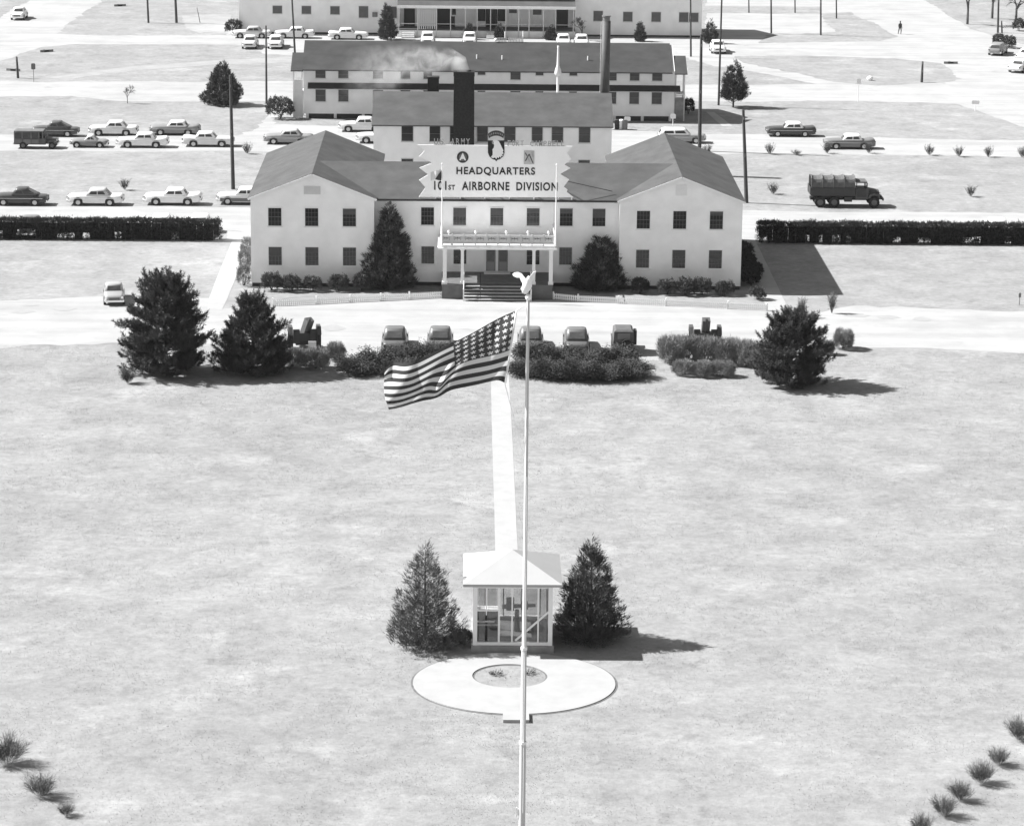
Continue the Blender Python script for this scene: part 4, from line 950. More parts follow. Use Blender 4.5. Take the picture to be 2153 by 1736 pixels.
MB().box(-.2, .5, -1.0, -.55, .55, 1.0).build('fuel_tank', ODD, tk)
# boxy wagon, heading right
p = at(78, 311)
wg = thing('boxy_wagon', 'dark boxy panelled wagon at the far left of the second car row', 'wagon', (p.x, p.y, 0))
wb_ = mat('dark_wagon_paint', .085, .6, .25, 2); wp = mat('wagon_panel', .14, .6, .25, 2)
MB().box(-2.2, 1.0, -.88, .88, .45, 1.05).box(.95, 1.02, -.8, .8, 1.051, 1.3).build('body', wb_, wg)
MB().box(-2.18, .75, -.86, .86, 1.72, 1.84).build('roof', wp, wg)
MB().loft([[(1.0, -.6, .5), (1.0, .6, .5), (1.0, .6, 1.12), (1.0, -.6, 1.12)], [(2.05, -.5, .5), (2.05, .5, .5), (2.05, .45, 1.02), (2.05, -.45, 1.02)]]).build('bonnet', wb_, wg)
for y in (-1, 1):
    for x in (-2.15, -1.35, -.45, .35, .72): MB().box(x-.05, x+.05, y*.84-.03, y*.84+.03, 1.051, 1.72).build('pillar', wp, wg)
    for x0, x1 in ((-2.1, -1.4), (-1.3, -.5), (-.4, .3)):
        MB().box(x0, x1, y*.885-.006, y*.885+.006, .55, .98).build('side_panel', wp, wg)
        MB().box(x0, x1, y*.83-.006, y*.83+.006, 1.06, 1.7).build('side_window', GLASS2, wg)
    MB().prism([(1.15, .55), (1.25, .85), (1.7, .9), (2.1, .7), (2.15, .5), (2.0, .5), (1.8, .75), (1.4, .75), (1.25, .5)], 'y', .45 if y > 0 else -.88, .88 if y > 0 else -.45).build('mudguard', wb_, wg)
    for x in (-1.3, 1.65): wheel6(wg, x, y*.8, .36, .2, y)
    MB().cyl((2.06, y*.62, .88), (2.15, y*.62, .88), .1, n=8).build('headlight', CHROME, wg)
MB().box(.75, .79, -.78, .78, 1.1, 1.72).build('windscreen', GLASS2, wg); MB().box(2.2, 2.28, -.85, .85, .45, .6).box(-2.32, -2.24, -.85, .85, .45, .6).build('bumper', CHROME, wg)
# jeep with canvas top, nose away from the camera
p = at(1308, 736)
jp = thing('canvas_topped_jeep', 'dark canvas-topped jeep with a side door open, right of the staff sedans', 'jeep', (p.x, p.y, 0), AW)
MB().box(-1.65, .6, -.76, .76, .45, 1.0).build('body', ODD, jp); MB().box(.6, 1.7, -.55, .55, .5, 1.0).build('bonnet', OD, jp)
MB().loft([[(-1.65, -.74, 1.0), (.55, -.74, 1.0), (.55, .74, 1.0), (-1.65, .74, 1.0)], [(-1.6, -.70, 1.72), (.4, -.70, 1.72), (.4, .70, 1.72), (-1.6, .70, 1.72)], [(-1.45, -.55, 1.84), (.3, -.55, 1.84), (.3, .55, 1.84), (-1.45, .55, 1.84)]]).build('canvas_top', CANVAS, jp)
MB().box(-1.672, -1.652, -.45, .45, 1.2, 1.6).build('rear_window', mat('clear_plastic', .2, .4), jp)
MB().cyl((-1.70, -.2, .85), (-1.88, -.2, .85), .36, .36, n=16).build('spare_wheel', TYRE, jp)
MB().box(-.45, .35, -1.0, -.78, .5, 1.55).build('door', ODD, jp)
for x in (-1.05, 1.2):
    for y in (-1, 1): wheel6(jp, x, y*.66, .36, .2, y)
for y in (-1, 1): MB().box(.8, 1.7, y*.67-.12, y*.67+.12, .8, .86).build('mudguard', OD, jp); MB().cyl((1.7, y*.35, .8), (1.74, y*.35, .8), .1, n=8).build('headlight', CHROME, jp)
MB().box(-1.82, -1.7, .35, .74, .45, .6).box(-1.82, -1.7, -.74, -.35, .45, .6).build('bumper', ODD, jp)
# two field guns
def gun(px, py, lab, tilt, rz):
    p = at(px, py); t = thing('field_gun', lab, 'gun', (p.x, p.y, 0), rz, 'field guns at the ends of the parking row'); t.scale = (1.3, 1.25, 1.3)
    for s in (-1, 1):
        wl = MB(); N = 20
        R = []
        for r_, x_ in ((.62, -.10), (.62, .10), (.42, .10), (.42, -.10)): R.append([(s*.78+x_, r_*math.cos(2*math.pi*i/N), .62+r_*math.sin(2*math.pi*i/N)) for i in range(N)])
        wl.loft(R+[R[0]], cap=False); w0 = wl.build('wheel', TYRE, t)
        sp = MB().cyl((s*.70, 0, .62), (s*.86, 0, .62), .13, n=10)
        for i in range(6): sp.bar((s*.78, 0, .62), (s*.78, .52*math.cos(i*math.pi/3), .62+.52*math.sin(i*math.pi/3)), .05)
        sp.build('spokes', ODD, w0)
        MB().prism([(-.62, .9), (-.35, 1.32), (.35, 1.32), (.62, .9), (.55, .9), (.3, 1.25), (-.3, 1.25), (-.55, .9)], 'x', s*.68, s*.90).build('mudguard', OD, t)
        MB().bar((s*.3, .1, .55), (s*.55, 2.3, .12), .14, .16).build('trail', OD, t)
    MB().cyl((-.75, 0, .62), (.75, 0, .62), .09, n=8).box(-.35, .35, -.3, .35, .5, .95).build('carriage', ODD, t)
    d = Vector((tilt, -.45, .95)).normalized(); c = Vector((0, .15, .75))
    MB().bar(c-d*.35, c+d*1.12, .44, .36).build('cradle', mat('gun_cradle', .095, .6, .1, 2), t)
    MB().cyl(c-d*.5+Vector((0, -.2, .05)), c+d*1.18+Vector((0, -.2, .05)), .10, .08, n=10).build('barrel', OD, t)
    for sx_ in (-.66, .30): MB().box(sx_, sx_+.36, -.42, -.38, .40, 1.20).build('shield', ODD, t)
    MB().box(-.5, .5, -.2, .9, .25, .55).build('platform', DARK, t)
gun(640, 733, 'field gun with a tilted barrel beside the small left pine', .25, .15)
gun(1481, 733, 'field gun with an upright barrel behind the pale hedge at right', .02, 0)
p = at(655, 738); o = MB().box(-.28, .28, -.04, .04, .5, .95).box(-.03, .03, -.02, .02, 0, .5).build('placard', DULLW, None, (p.x+.1, p.y-1.0, 0)); tag(o, 'small white placard in front of the left field gun', 'placard')

# ------------------------------------------------------------------ poles, signs and small things
def pole(x, y, top, lab, r=.16, name='utility_pole', lean=None, zmax=None):
    p = at(x, y); q = atY(*top, p.y); h = q.z
    t = thing(name, lab, 'pole', (p.x, p.y, 0), 0, 'wooden poles')
    dx = q.x-p.x
    MB().cyl((0, 0, -.2), (dx*.5, 0, h*.5), r, r*.85, n=10).cyl((dx*.5, 0, h*.5), (dx, 0, h), r*.85, r*.66, n=10).build('shaft', POLE, t)
    MB().cyl((dx, 0, h), (dx, 0, h+.08), r*.7, r*.3, n=10).build('cap', POLE, t)
    MB().box(dx*.9-.03, dx*.9+.03, -r-.06, -r*.6, h*.9, h*.9+.25).box(dx*.5-.03, dx*.5+.03, -r-.05, -r*.7, h*.5, h*.5+.3).build('bracket', STEEL, t)
    return t
pole(490, 398, (484, 160), 'tall dark utility pole standing between the left car rows', .19)
pole(560, 215, (559, 56), 'thin pole left of the long barrack near the dark round bush', .13)
pole(620, 115, (612, -30), 'pole in front of the left part of the far building', .14)
pole(312, 49, (307, -60), 'pole on the grass at top, left one of two', .15)
pole(371, 49, (366, -60), 'thicker pole on the grass at top, right one of two', .19)
pole(421, 49, (414, 18), 'thin leaning stake near the top left poles', .05)
pole(38, 165, (35, 121), 'short stout post by the road at far left', .16)
pole(1470, 318, (1474, 74), 'thick dark utility pole rising behind the right wing', .20)
pole(1452, 120, (1451, -40), 'thin pole in front of the right end of the far building', .13)
pole(1510, 222, (1518, -40), 'tall thin pole left of the columnar cedar at right', .13)
pole(1569, 427, (1562, 232), 'utility pole at the corner of the right wing', .19)
pole(1574, 28, (1573, -60), 'distant pole by the pale lot, leftmost far one', .10)
pole(1621, 71, (1620, -60), 'distant pole at the near edge of the pale lot, left one', .13)
pole(1671, 28, (1670, -60), 'distant pole at the far edge of the pale lot, right one', .10)
pole(1725, 75, (1725, -60), 'distant pole at the near edge of the pale lot, right one', .13)
pole(1758, 40, (1757, -50), 'distant pole on the grass beside the diagonal road', .11)
pole(1937, 174, (1939, 131), 'short dark post on the grass island at right', .17)
pole(2097, 70, (2100, -60), 'taller of the twin poles in the top right corner', .15)
pole(2106, 70, (2105, 46), 'shorter of the twin poles in the top right corner', .12)
def small_sign(px, py, h, lab, w=.5, hh=.4, m=DULLW, pm=STEEL):
    p = at(px, py); t = thing('road_sign', lab, 'sign', (p.x, p.y, 0))
    MB().cyl((0, 0, 0), (0, 0, h), .035, n=6).build('post', pm, t)
    MB().prism([(-w/2, h-.05), (-w/2+.08, h-.12), (w/2-.08, h-.12), (w/2, h-.05), (w/2, h+hh-.1), (w/2-.08, h+hh), (-w/2+.08, h+hh), (-w/2, h+hh-.1)], 'y', -.06, -.036).build('plate', m, t)
small_sign(71, 173, 1.6, 'small dark road sign by the road at far left', .5, .6, mat('sign_back', .12, .6))
small_sign(2049, 234, .9, 'small white T-shaped marker at the road corner on the right', .9, .3, WHITE, WHITE)
small_sign(1803, 215, 2.2, 'thin pale signpost on the near verge of the upper right road', .5, .5, WHITE, DULLW)
small_sign(1414, 265, .9, 'white marker board below the right end of the long barrack', .6, .4, WHITE, WHITE)
small_sign(1318, 268, .8, 'white marker board right of the boiler house roof', .7, .35, WHITE, WHITE)
small_sign(2142, 641, .7, 'tiny marker at the drive edge on the far right', .2, .3, FORSY, FORSY)
def culvert(px, py, rz, lab):
    p = at(px, py); t = thing('culvert', lab, 'culvert', (p.x, p.y, -.12), rz); t.scale = (.8, .8, .55)
    MB().box(-1.1, -.42, -.12, .12, -.1, .75).box(.42, 1.1, -.12, .12, -.1, .75).box(-.42, .42, -.12, .12, .62, .75).build('headwall', mat('old_concrete', .2, .9, .3, 3), t)
    MB().cyl((0, -.1, .22), (0, 1.2, .22), .41, n=14, cap=False).box(-.42, .42, .1, .14, -.1, .62).build('pipe', DARK, t)
culvert(98, 110, .5, 'dark culvert mouth in the ditch at upper left'); culvert(252, 14, .4, 'dark culvert mouth at the top of the left ditch')
culvert(28, 150, -.3, 'dark culvert mouth beside the short post at far left'); culvert(1998, 135, 0, 'dark culvert mouth at the right tip of the grass island')
p = at(1828, 170); o = MB().ball((0, 0, .25), .38, .34, .3, n=12, m=8).build('white_stone', WHITE, None, (p.x, p.y, 0), smooth=True); tag(o, 'white painted stone on the grass island at right', 'stone')
# cans and crates beside the boiler house
for i, (px, py, m_, lab) in enumerate(((1297, 272, DARK, 'dark dustbin nearest the boiler house right wall'), (1305, 272, WHITE, 'white dustbin right of the boiler house'), (1313, 273, STEEL, 'grey dustbin beside the white one'))):
    p = at(px, py); t = thing('dustbin', lab, 'dustbin', (p.x, p.y, 0), 0, 'dustbins behind the boiler house')
    MB().cyl((0, 0, 0), (0, 0, .95), .28, .32, n=12).build('bin', m_, t); MB().cyl((0, 0, .951), (0, 0, 1.05), .34, .2, n=12).build('lid', m_, t)
# person walking on the far right road
def person(px, py, lab):
    p = at(px, py); t = thing('person', lab, 'person', (p.x, p.y, 0), .4)
    V = [(0,0,.95),(0,0,1.15),(0,0,1.38),(0,0,1.5),(0,.0,1.6),(0,-.01,1.72),(.11,0,.9),(.13,-.12,.5),(.13,-.02,.08),(.13,-.16,.04),(-.11,0,.9),(-.13,.1,.5),(-.13,.24,.1),(-.13,.12,.04),(.2,0,1.4),(.27,.06,1.12),(.26,-.06,.88),(.26,-.1,.78),(-.2,0,1.4),(-.27,-.05,1.12),(-.26,-.14,.9),(-.26,-.18,.8)]
    Ed = [(0,1),(1,2),(2,3),(3,4),(4,5),(0,6),(6,7),(7,8),(8,9),(0,10),(10,11),(11,12),(12,13),(2,14),(14,15),(15,16),(16,17),(2,18),(18,19),(19,20),(20,21)]
    Rr = [.15,.15,.17,.07,.10,.09,.10,.075,.05,.045,.10,.075,.05,.045,.075,.055,.045,.04,.075,.055,.045,.04]
    me = bpy.data.meshes.new('body'); me.from_pydata(V, Ed, []); me.materials.append(mat('dark_clothing', .06, .9, .2, 4))
    o = link('body', me, t); m = o.modifiers.new('skin', 'SKIN'); m.use_smooth_shade = True
    for i, r_ in enumerate(Rr): me.skin_vertices[0].data[i].radius = (r_, r_)
    me.skin_vertices[0].data[0].use_root = True
    s_ = o.modifiers.new('sub', 'SUBSURF'); s_.levels = s_.render_levels = 1
    MB().ball((0, 0, 1.76), .11, .11, .07).build('cap', mat('dark_cap', .04, .9), t)
person(1891, 73, 'person in dark clothing walking on the road at upper right')

# low picket fences in front of the headquarters
def fence(pts, lab):
    P = [at(*q) for q in pts]; c = P[0]; t = thing('picket_fence', lab, 'fence', (c.x, c.y, 0))
    rails = MB(); pk = MB()
    for a, b_ in zip(P[:-1], P[1:]):
        a, b_ = a-c, b_-c; L = (b_-a).length; d = (b_-a)/L
        for z in (.16, .40): rails.bar(a+Vector((0, .04, z)), b_+Vector((0, .04, z)), .03, .06)
        n = int(L/.15)
        for i in range(n):
            q = a+d*(i+.5)*L/n; r_ = d*.045
            pk.prism([(0, 0), (0, 0), (0, 0)], 'z', 0, 0) if False else None
            e = Vector((0, -.012, 0))
            lo = [q-r_, q+r_]; top = q+Vector((0, 0, .56))
            pk.hexa([lo[0]+e+Vector((0, 0, .03)), lo[1]+e+Vector((0, 0, .03)), lo[1]-e+Vector((0, 0, .03)), lo[0]-e+Vector((0, 0, .03)), lo[0]+e+Vector((0, 0, .52)), lo[1]+e+Vector((0, 0, .52)), lo[1]-e+Vector((0, 0, .52)), lo[0]-e+Vector((0, 0, .52))])
    rails.build('rail', WHITE, t); o = pk.build('pickets', WHITE, t); o['kind'] = 'stuff'
    for q in P:
        q = q-c; MB().box(q.x-.06, q.x+.06, q.y+.06, q.y+.18, 0, .62).build('post', WHITE, t)
fence([(934,626),(860,630),(800,633),(735,636),(664,640),(573,644)], 'low white picket fence curving from the porch to the left wing')
fence([(1163,630),(1215,635),(1300,639),(1400,644),(1530,650),(1612,654)], 'low white picket fence curving from the porch to the right wing')

# ------------------------------------------------------------------ vegetation
R_ = np.random.default_rng(11)
def unit(a): return a/np.maximum(np.linalg.norm(a, axis=-1, keepdims=True), 1e-9)
def blade_mesh(name, P, D, L, Wd, m):
    """many small pointed leaves: base points P, directions D, lengths L, widths Wd"""
    n = len(P); D = unit(D); Rn = unit(R_.normal(size=(n, 3))); sd = unit(np.cross(D, Rn))
    L = np.asarray(L).reshape(-1, 1)*np.ones((n, 1)); Wd = np.asarray(Wd).reshape(-1, 1)*np.ones((n, 1))
    mid = P+D*L*.45
    V = np.stack([P, mid+sd*Wd/2, P+D*L, mid-sd*Wd/2], 1).reshape(-1, 3)
    V[:, 2] = np.maximum(V[:, 2], .01)
    me = bpy.data.meshes.new(name); me.vertices.add(4*n); me.loops.add(4*n); me.polygons.add(n)
    me.vertices.foreach_set('co', V.astype(np.float32).ravel()); me.loops.foreach_set('vertex_index', np.arange(4*n, dtype=np.int32))
    me.polygons.foreach_set('loop_start', np.arange(0, 4*n, 4, dtype=np.int32)); me.polygons.foreach_set('loop_total', np.full(n, 4, dtype=np.int32))
    me.materials.append(m); me.update(calc_edges=True); me.validate(); return me
def tufts(C, D, k, spread, length, width, jit=.05):
    """k blades fanned round each centre C along D"""
    n = len(C); P = np.repeat(C, k, 0)+R_.normal(size=(n*k, 3))*jit
    d = unit(np.repeat(unit(D), k, 0)+R_.normal(size=(n*k, 3))*spread)
    return P, d, length*R_.uniform(.6, 1.2, n*k), np.full(n*k, width)*R_.uniform(.7, 1.3, n*k)
def limb_mesh(name, segs, m):
    b = MB()
    for a, c, r0, r1 in segs: b.cyl(a, c, r0, r1, n=5, cap=False)
    return b.mesh(name, m, fix=False)

def pine(h, rx, seed, m=PINE, dens=1.0, lean=0, low=.02, power=.55, k=44, pr=((0, .30, .55, .75, .90), (.88, 1.0, .86, .60, .34))):
    """bushy pine: whorls of upswept limbs that end in brushes of needles; returns (trunk, crown)"""
    global R_; R_ = np.random.default_rng(seed)
    segs = [((0, 0, 0), (lean*.5, 0, h*.5), h*.028, h*.018), ((lean*.5, 0, h*.5), (lean, 0, h*.93), h*.018, .02)]
    C, D = [], []; nl = int(13*dens)+4
    for q in range(nl):
        f = low+(.90-low)*(q/(nl-1)); z = f*h; nb = int(R_.integers(7, 11)*(1-f*.3))+2
        prof = float(np.interp(f, *pr)); a0 = R_.uniform(0, 6.28)
        for i in range(nb):
            a = a0+6.283*i/nb+R_.normal()*.25; ln = rx*prof*(R_.uniform(.68, 1.08) if R_.uniform() < .88 else R_.uniform(1.08, 1.25))
            up = R_.uniform(-.02, .30)+.8*f*f+.1*f; base = np.array([lean*f, 0, z]); dr = unit(np.array([math.cos(a), math.sin(a), up]))
            ln = min(ln, (h*1.0-z)/max(dr[2], .05)*.98)
            tip = base+dr*ln; segs.append((tuple(base), tuple(tip), .035, .012))
            ns = max(2, int(ln/.36))
            for s_ in range(ns):
                t = .35+.65*(s_+1)/ns; c = base+dr*ln*t+R_.normal(size=3)*.08
                C.append(c); D.append(unit(dr+np.array([0, 0, .7])+R_.normal(size=3)*.2))
                for w_ in range(2):
                    sa = a+R_.choice([-1, 1])*R_.uniform(.4, 1.0); d2 = unit(np.array([math.cos(sa), math.sin(sa), up+.25]))
                    C.append(c+d2*R_.uniform(.2, .6)*(.6+.4*ln/rx)); D.append(unit(d2+np.array([0, 0, .7])))
    for i in range(4): C.append(np.array([lean, 0, h*(.88+.03*i)])); D.append(np.array([0, 0, 1.]))
    C, D = np.array(C), unit(np.array(D))
    # each brush: needles set along a short upturned shoot
    n = len(C); t = R_.uniform(-.22, .22, (n*k, 1)); P = np.repeat(C, k, 0)+np.repeat(D, k, 0)*t
    d = unit(np.repeat(D, k, 0)*.8+R_.normal(size=(n*k, 3))*.55)
    return limb_mesh('trunk', segs, BARK), blade_mesh('crown', P, d, .25*R_.uniform(.7, 1.2, n*k), np.full(n*k, .030), m)
def juniper(r, h, seed, m=JUNI, plumes=150, k=60):
    """spreading juniper: arching feathery plumes"""
    global R_; R_ = np.random.default_rng(seed)
    P, D = [], []; segs = []
    for i in range(plumes):
        a = R_.uniform(0, 6.283); o = R_.uniform(.05, 1)**.6; ln = r*o+.35; e = h*R_.uniform(.45, 1.0)*(1-.45*o*o)
        t = np.sort(R_.uniform(.25, 1, k)); x = ln*t
        z = e*np.sin(np.minimum(t*1.25, 1.25))*1.02+.03; c = np.stack([x*math.cos(a), x*math.sin(a), z], 1)
        wv = .05+.16*np.sin(np.pi*np.clip((t-.2)/.9, 0, 1)); c += R_.normal(size=(k, 3))*wv[:, None]
        P.append(c); D.append(np.stack([np.full(k, math.cos(a)*.8), np.full(k, math.sin(a)*.8), .55-.3*t], 1)+R_.normal(size=(k, 3))*.28)
        segs.append(((0, 0, .05), (ln*.7*math.cos(a), ln*.7*math.sin(a), e*.75), .022, .008))
    P, D = np.concatenate(P), np.concatenate(D)
    return limb_mesh('stems', segs, BARK), blade_mesh('foliage', P, D, .17*R_.uniform(.7, 1.3, len(P)), np.full(len(P), .045), m)
def bare_tree(h, spread, seed, m=TWIGD, depth=5, r0=.12, first=.3):
    global R_; R_ = np.random.default_rng(seed)
    segs = []; P, D, L = [], [], []
    def grow(b, d, ln, r, k):
        e = b+d*ln; segs.append((tuple(b), tuple(e), r, r*.7))
        if k == 0:
            for i in range(7): P.append(b+d*ln*R_.uniform(.2, 1)); D.append(unit(d+R_.normal(size=3)*.6)); L.append(ln*R_.uniform(.6, 1.2))
            return
        for i in range(3 if k > 1 else 4):
            nd = unit(d+R_.normal(size=3)*spread+np.array([0, 0, .12])); grow(b+d*ln*R_.uniform(.65, 1), nd, ln*R_.uniform(.58, .82), r*.62, k-1)
    grow(np.zeros(3), np.array([0, 0, 1.]), h*first, r0, depth-1)
    return limb_mesh('trunk', segs, m), blade_mesh('crown', np.array(P), np.array(D), np.array(L), np.full(len(P), .03), m)
def cedar(h, r, seed, m=CEDAR, n=700, prof=None, low=.02, k=26, ln=.30, wd=.045, up=1.1, shell=.5, trunk=True):
    """dense upswept cedar: sprays through a pointed crown"""
    global R_; R_ = np.random.default_rng(seed)
    prof = prof or (lambda f: np.minimum(1, (f+.10)/.28)**.6*(1-f)**.8*1.12)
    f = low+(1-low)*(1-np.sqrt(R_.uniform(0, 1, n)))*.98; a = R_.uniform(0, 6.283, n)
    lob = 1+.13*np.sin(a*3+f*9+seed)+.10*np.sin(a*5-f*17+seed*2)+R_.normal(size=n)*.07
    rr = r*prof(f)*lob*np.sqrt(R_.uniform(shell**2, 1, n))
    C = np.stack([rr*np.cos(a), rr*np.sin(a), f*h], 1)
    D = np.stack([np.cos(a), np.sin(a), np.full(n, up)], 1)+R_.normal(size=(n, 3))*.18
    P, d, L, Wd = tufts(C, D, k, .32, ln, wd, .09)
    segs = [((0, 0, 0), (0, 0, h*.93), h*.022, .012)]
    for i in range(0, n, 4): segs.append(((0, 0, max(.05, C[i, 2]-.5*rr[i])), tuple(C[i]), .02, .008))
    return limb_mesh('trunk', segs, BARK), blade_mesh('crown', P, d, L, Wd, m)
def bush(rx, ry, h, seed, m=SHRUB, n=260, k=16, ln=.20, wd=.05, flat=.5, stems=7, up=.7, lo=-.55):
    """rounded or clipped shrub"""
    global R_; R_ = np.random.default_rng(seed)
    a = R_.uniform(0, 6.283, n); u = R_.uniform(lo, 1, n); q = np.sqrt(1-u*u)**flat; s = R_.uniform(.55, 1, n)**.5
    lob = 1+.10*np.sin(a*4+seed)+R_.normal(size=n)*.06
    C = np.stack([rx*q*np.cos(a)*s*lob, ry*q*np.sin(a)*s*lob, h*.5*(1+u*s)*.97], 1)
    D = np.stack([np.cos(a)*q, np.sin(a)*q, u+up], 1)+R_.normal(size=(n, 3))*.3
    P, d, L, Wd = tufts(C, D, k, .5, ln, wd, .06)
    segs = [((R_.normal()*.06, R_.normal()*.06, 0), (rx*.55*math.cos(t), ry*.55*math.sin(t), h*.6), .022, .008) for t in np.linspace(0, 6.28, stems)]
    return limb_mesh('stems', segs, BARK), blade_mesh('foliage', P, d, L, Wd, m)
def twigs(r, h, seed, m=TWIG, n=60, sub=9, wd=.022, fan=.75):
    """leafless shrub: a fan of stems with side twigs, one mesh"""
    global R_; R_ = np.random.default_rng(seed)
    P, D, L, Wd = [], [], [], []
    for i in range(n):
        a = R_.uniform(0, 6.283); o = R_.uniform(0, 1)**.6*fan
        dr = unit(np.array([math.cos(a)*o*r/h*1.6, math.sin(a)*o*r/h*1.6, 1.])); l = h*R_.uniform(.7, 1.05)/max(.6, 1)
        bb = R_.uniform(.02, .30)*r*o; b = np.array([math.cos(a)*bb, math.sin(a)*bb, 0.])
        P.append(b); D.append(dr); L.append(l); Wd.append(wd*1.6)
        for s in range(sub):
            t = R_.uniform(.3, .95); P.append(b+dr*l*t*.98); D.append(unit(dr+R_.normal(size=3)*.55)); L.append(l*R_.uniform(.18, .38)); Wd.append(wd)
    return blade_mesh('twigs', np.array(P), np.array(D), np.array(L), np.array(Wd), m)
def plant(name, lab, cat, px, py, parts, group=None, rz=0, sc=(1, 1, 1), dz=0, pos=None):
    p = pos or at(px, py); t = thing(name, lab, cat, (p[0], p[1], dz), rz, group); t.scale = sc
    for me in parts: link(me.name.split('.')[0], me, t)
    return t
def H(px, py, ptop):       # height above ground of picture row ptop over foot (px, py)
    p = at(px, py); return atY(px, ptop, p.y).z
def Wm(px0, px1, py): return (at(px1, py)-at(px0, py)).length

# big pines on the lawn edge
plant('pine_tree', 'biggest bushy dark pine at left of the lawn edge', 'tree', 349, 784, pine(H(349, 784, 582), 2.8, 21, dens=1.45))
plant('pine_tree', 'smaller dark pine right of the biggest pine, beside the left field gun', 'tree', 532, 784, pine(H(532, 784, 626), 2.35, 22, dens=1.25, pr=((0, .25, .5, .75, .9), (.95, 1, .74, .45, .25))))
plant('pine_tree', 'ragged dark pine at right of the lawn edge', 'tree', 1660, 808, pine(H(1660, 808, 662), 2.4, 23, dens=1.15, lean=.1, pr=((0, .3, .55, .8, .92), (.8, 1, .86, .52, .3))))
# cedars beside the shelter
plant('cedar_tree', 'thin see-through cedar left of the glazed shelter', 'tree', 893, 1358, cedar(H(893, 1358, 1140), 1.68, 31, m=mat('grey_cedar_foliage', .105, .8, .4, 1.0, spec=.15), n=720, k=20, ln=.32, wd=.026, shell=.12, prof=lambda f: np.minimum(1, (f+.16)/.30)**.5*(1-f)**.75*1.25))
plant('cedar_tree', 'dense dark cedar right of the glazed shelter', 'tree', 1240, 1345, cedar(H(1240, 1345, 1130), 1.58, 32, n=780, k=24, ln=.32, wd=.034, shell=.2, prof=lambda f: np.minimum(1, (f+.16)/.28)**.5*(1-f)**.78*1.22))
# trees against the headquarters
plant('cedar_tree', 'tall pointed dark cedar against the left half of the headquarters', 'tree', 818, 604, cedar(H(818, 604, 424), 2.15, 33, n=1100, k=26, ln=.34, wd=.05, shell=.45))
plant('cedar_tree', 'shorter spreading dark cedar right of the porch', 'tree', 1262, 606, cedar(H(1262, 606, 497), 2.15, 34, n=850, k=24, ln=.36, wd=.05, shell=.4, prof=lambda f: np.minimum(1, (f+.2)/.35)**.5*(1-f)**.55*1.1))
# trees further back
plant('cedar_tree', 'dense broad conical cedar behind the left car rows', 'tree', 468, 221, cedar(H(468, 221, 131), 2.25, 35, n=800, k=20, ln=.36, wd=.07))
plant('cedar_tree', 'columnar cedar on a short trunk at right, beside two poles', 'tree', 1541, 226, cedar(H(1541, 226, 129), 1.45, 36, n=520, k=20, ln=.36, wd=.06, low=.17, prof=lambda f: np.minimum(1, (f-.05)/.25)**.6*(1-f)**.6*1.25))
plant('thin_conifer', 'tall thin conifer left of the far veranda', 'tree', 814, 84, cedar(H(814, 84, 6), 1.15, 37, n=360, k=16, ln=.4, wd=.08))
for px, py, tp, r, lab in ((986,84,50,.65,'small dark conifer left of the veranda steps'), (1049,84,52,.6,'small dark conifer right of the veranda middle steps'), (1158,85,55,.7,'small dark conifer left of the right veranda steps'), (1345,88,47,.75,'small pointed conifer before the right part of the far building'), (1492,92,40,1.0,'bushy conifer at the right corner of the far building')):
    plant('small_conifer', lab, 'tree', px, py, cedar(H(px, py, tp), r, 38+px, n=150, k=14, ln=.35, wd=.09), 'small conifers before the far building')
plant('bare_tree', 'bare round tree before the right end of the veranda', 'tree', 1223, 86, bare_tree(4.3, .42, 51))
plant('bare_tree', 'small bare sapling on the far left road verge', 'tree', 268, 218, bare_tree(2.6, .35, 52, TWIG, 4, .05))
for i, (px, py, hh, lab) in enumerate(((2033,52,7.5,'bare tree overhanging the top right corner, left one'), (2085,40,8.0,'bare tree behind the twin poles in the top right corner'), (2135,46,7.0,'bare tree at the far top right edge'))):
    plant('bare_tree', lab, 'tree', px, py, bare_tree(hh, .42, 53+i, TWIGD, 5, .2, .33), 'bare trees at top right')
for px, py, tp, lab in ((2098,98,72,'round clipped bush below the twin poles'), (2120,102,76,'egg-shaped dark bush right of the twin poles'), (2140,66,40,'round dark bush at the top right edge')):
    plant('round_bush', lab, 'bush', px, py, bush(.75, .75, H(px, py, tp), px, SHRUB, 150, 12, .25, .09, .6), 'round bushes at top right')
plant('round_bush', 'dark round bush left of the long barrack', 'bush', 588, 250, bush(1.55, 1.2, H(588, 250, 205), 61, SHRUB, 330, 16, .26, .08, .7))
plant('round_bush', 'dark bush at the right foot of the long barrack', 'bush', 1447, 240, bush(.6, .6, 1.7, 62, HEDGE, 150, 12, .22, .07, .6))
plant('round_bush', 'bare bush beside the far left corner of the far building', 'bush', 491, 72, bush(.95, .8, 1.9, 63, TWIGD, 160, 12, .3, .08, .6))

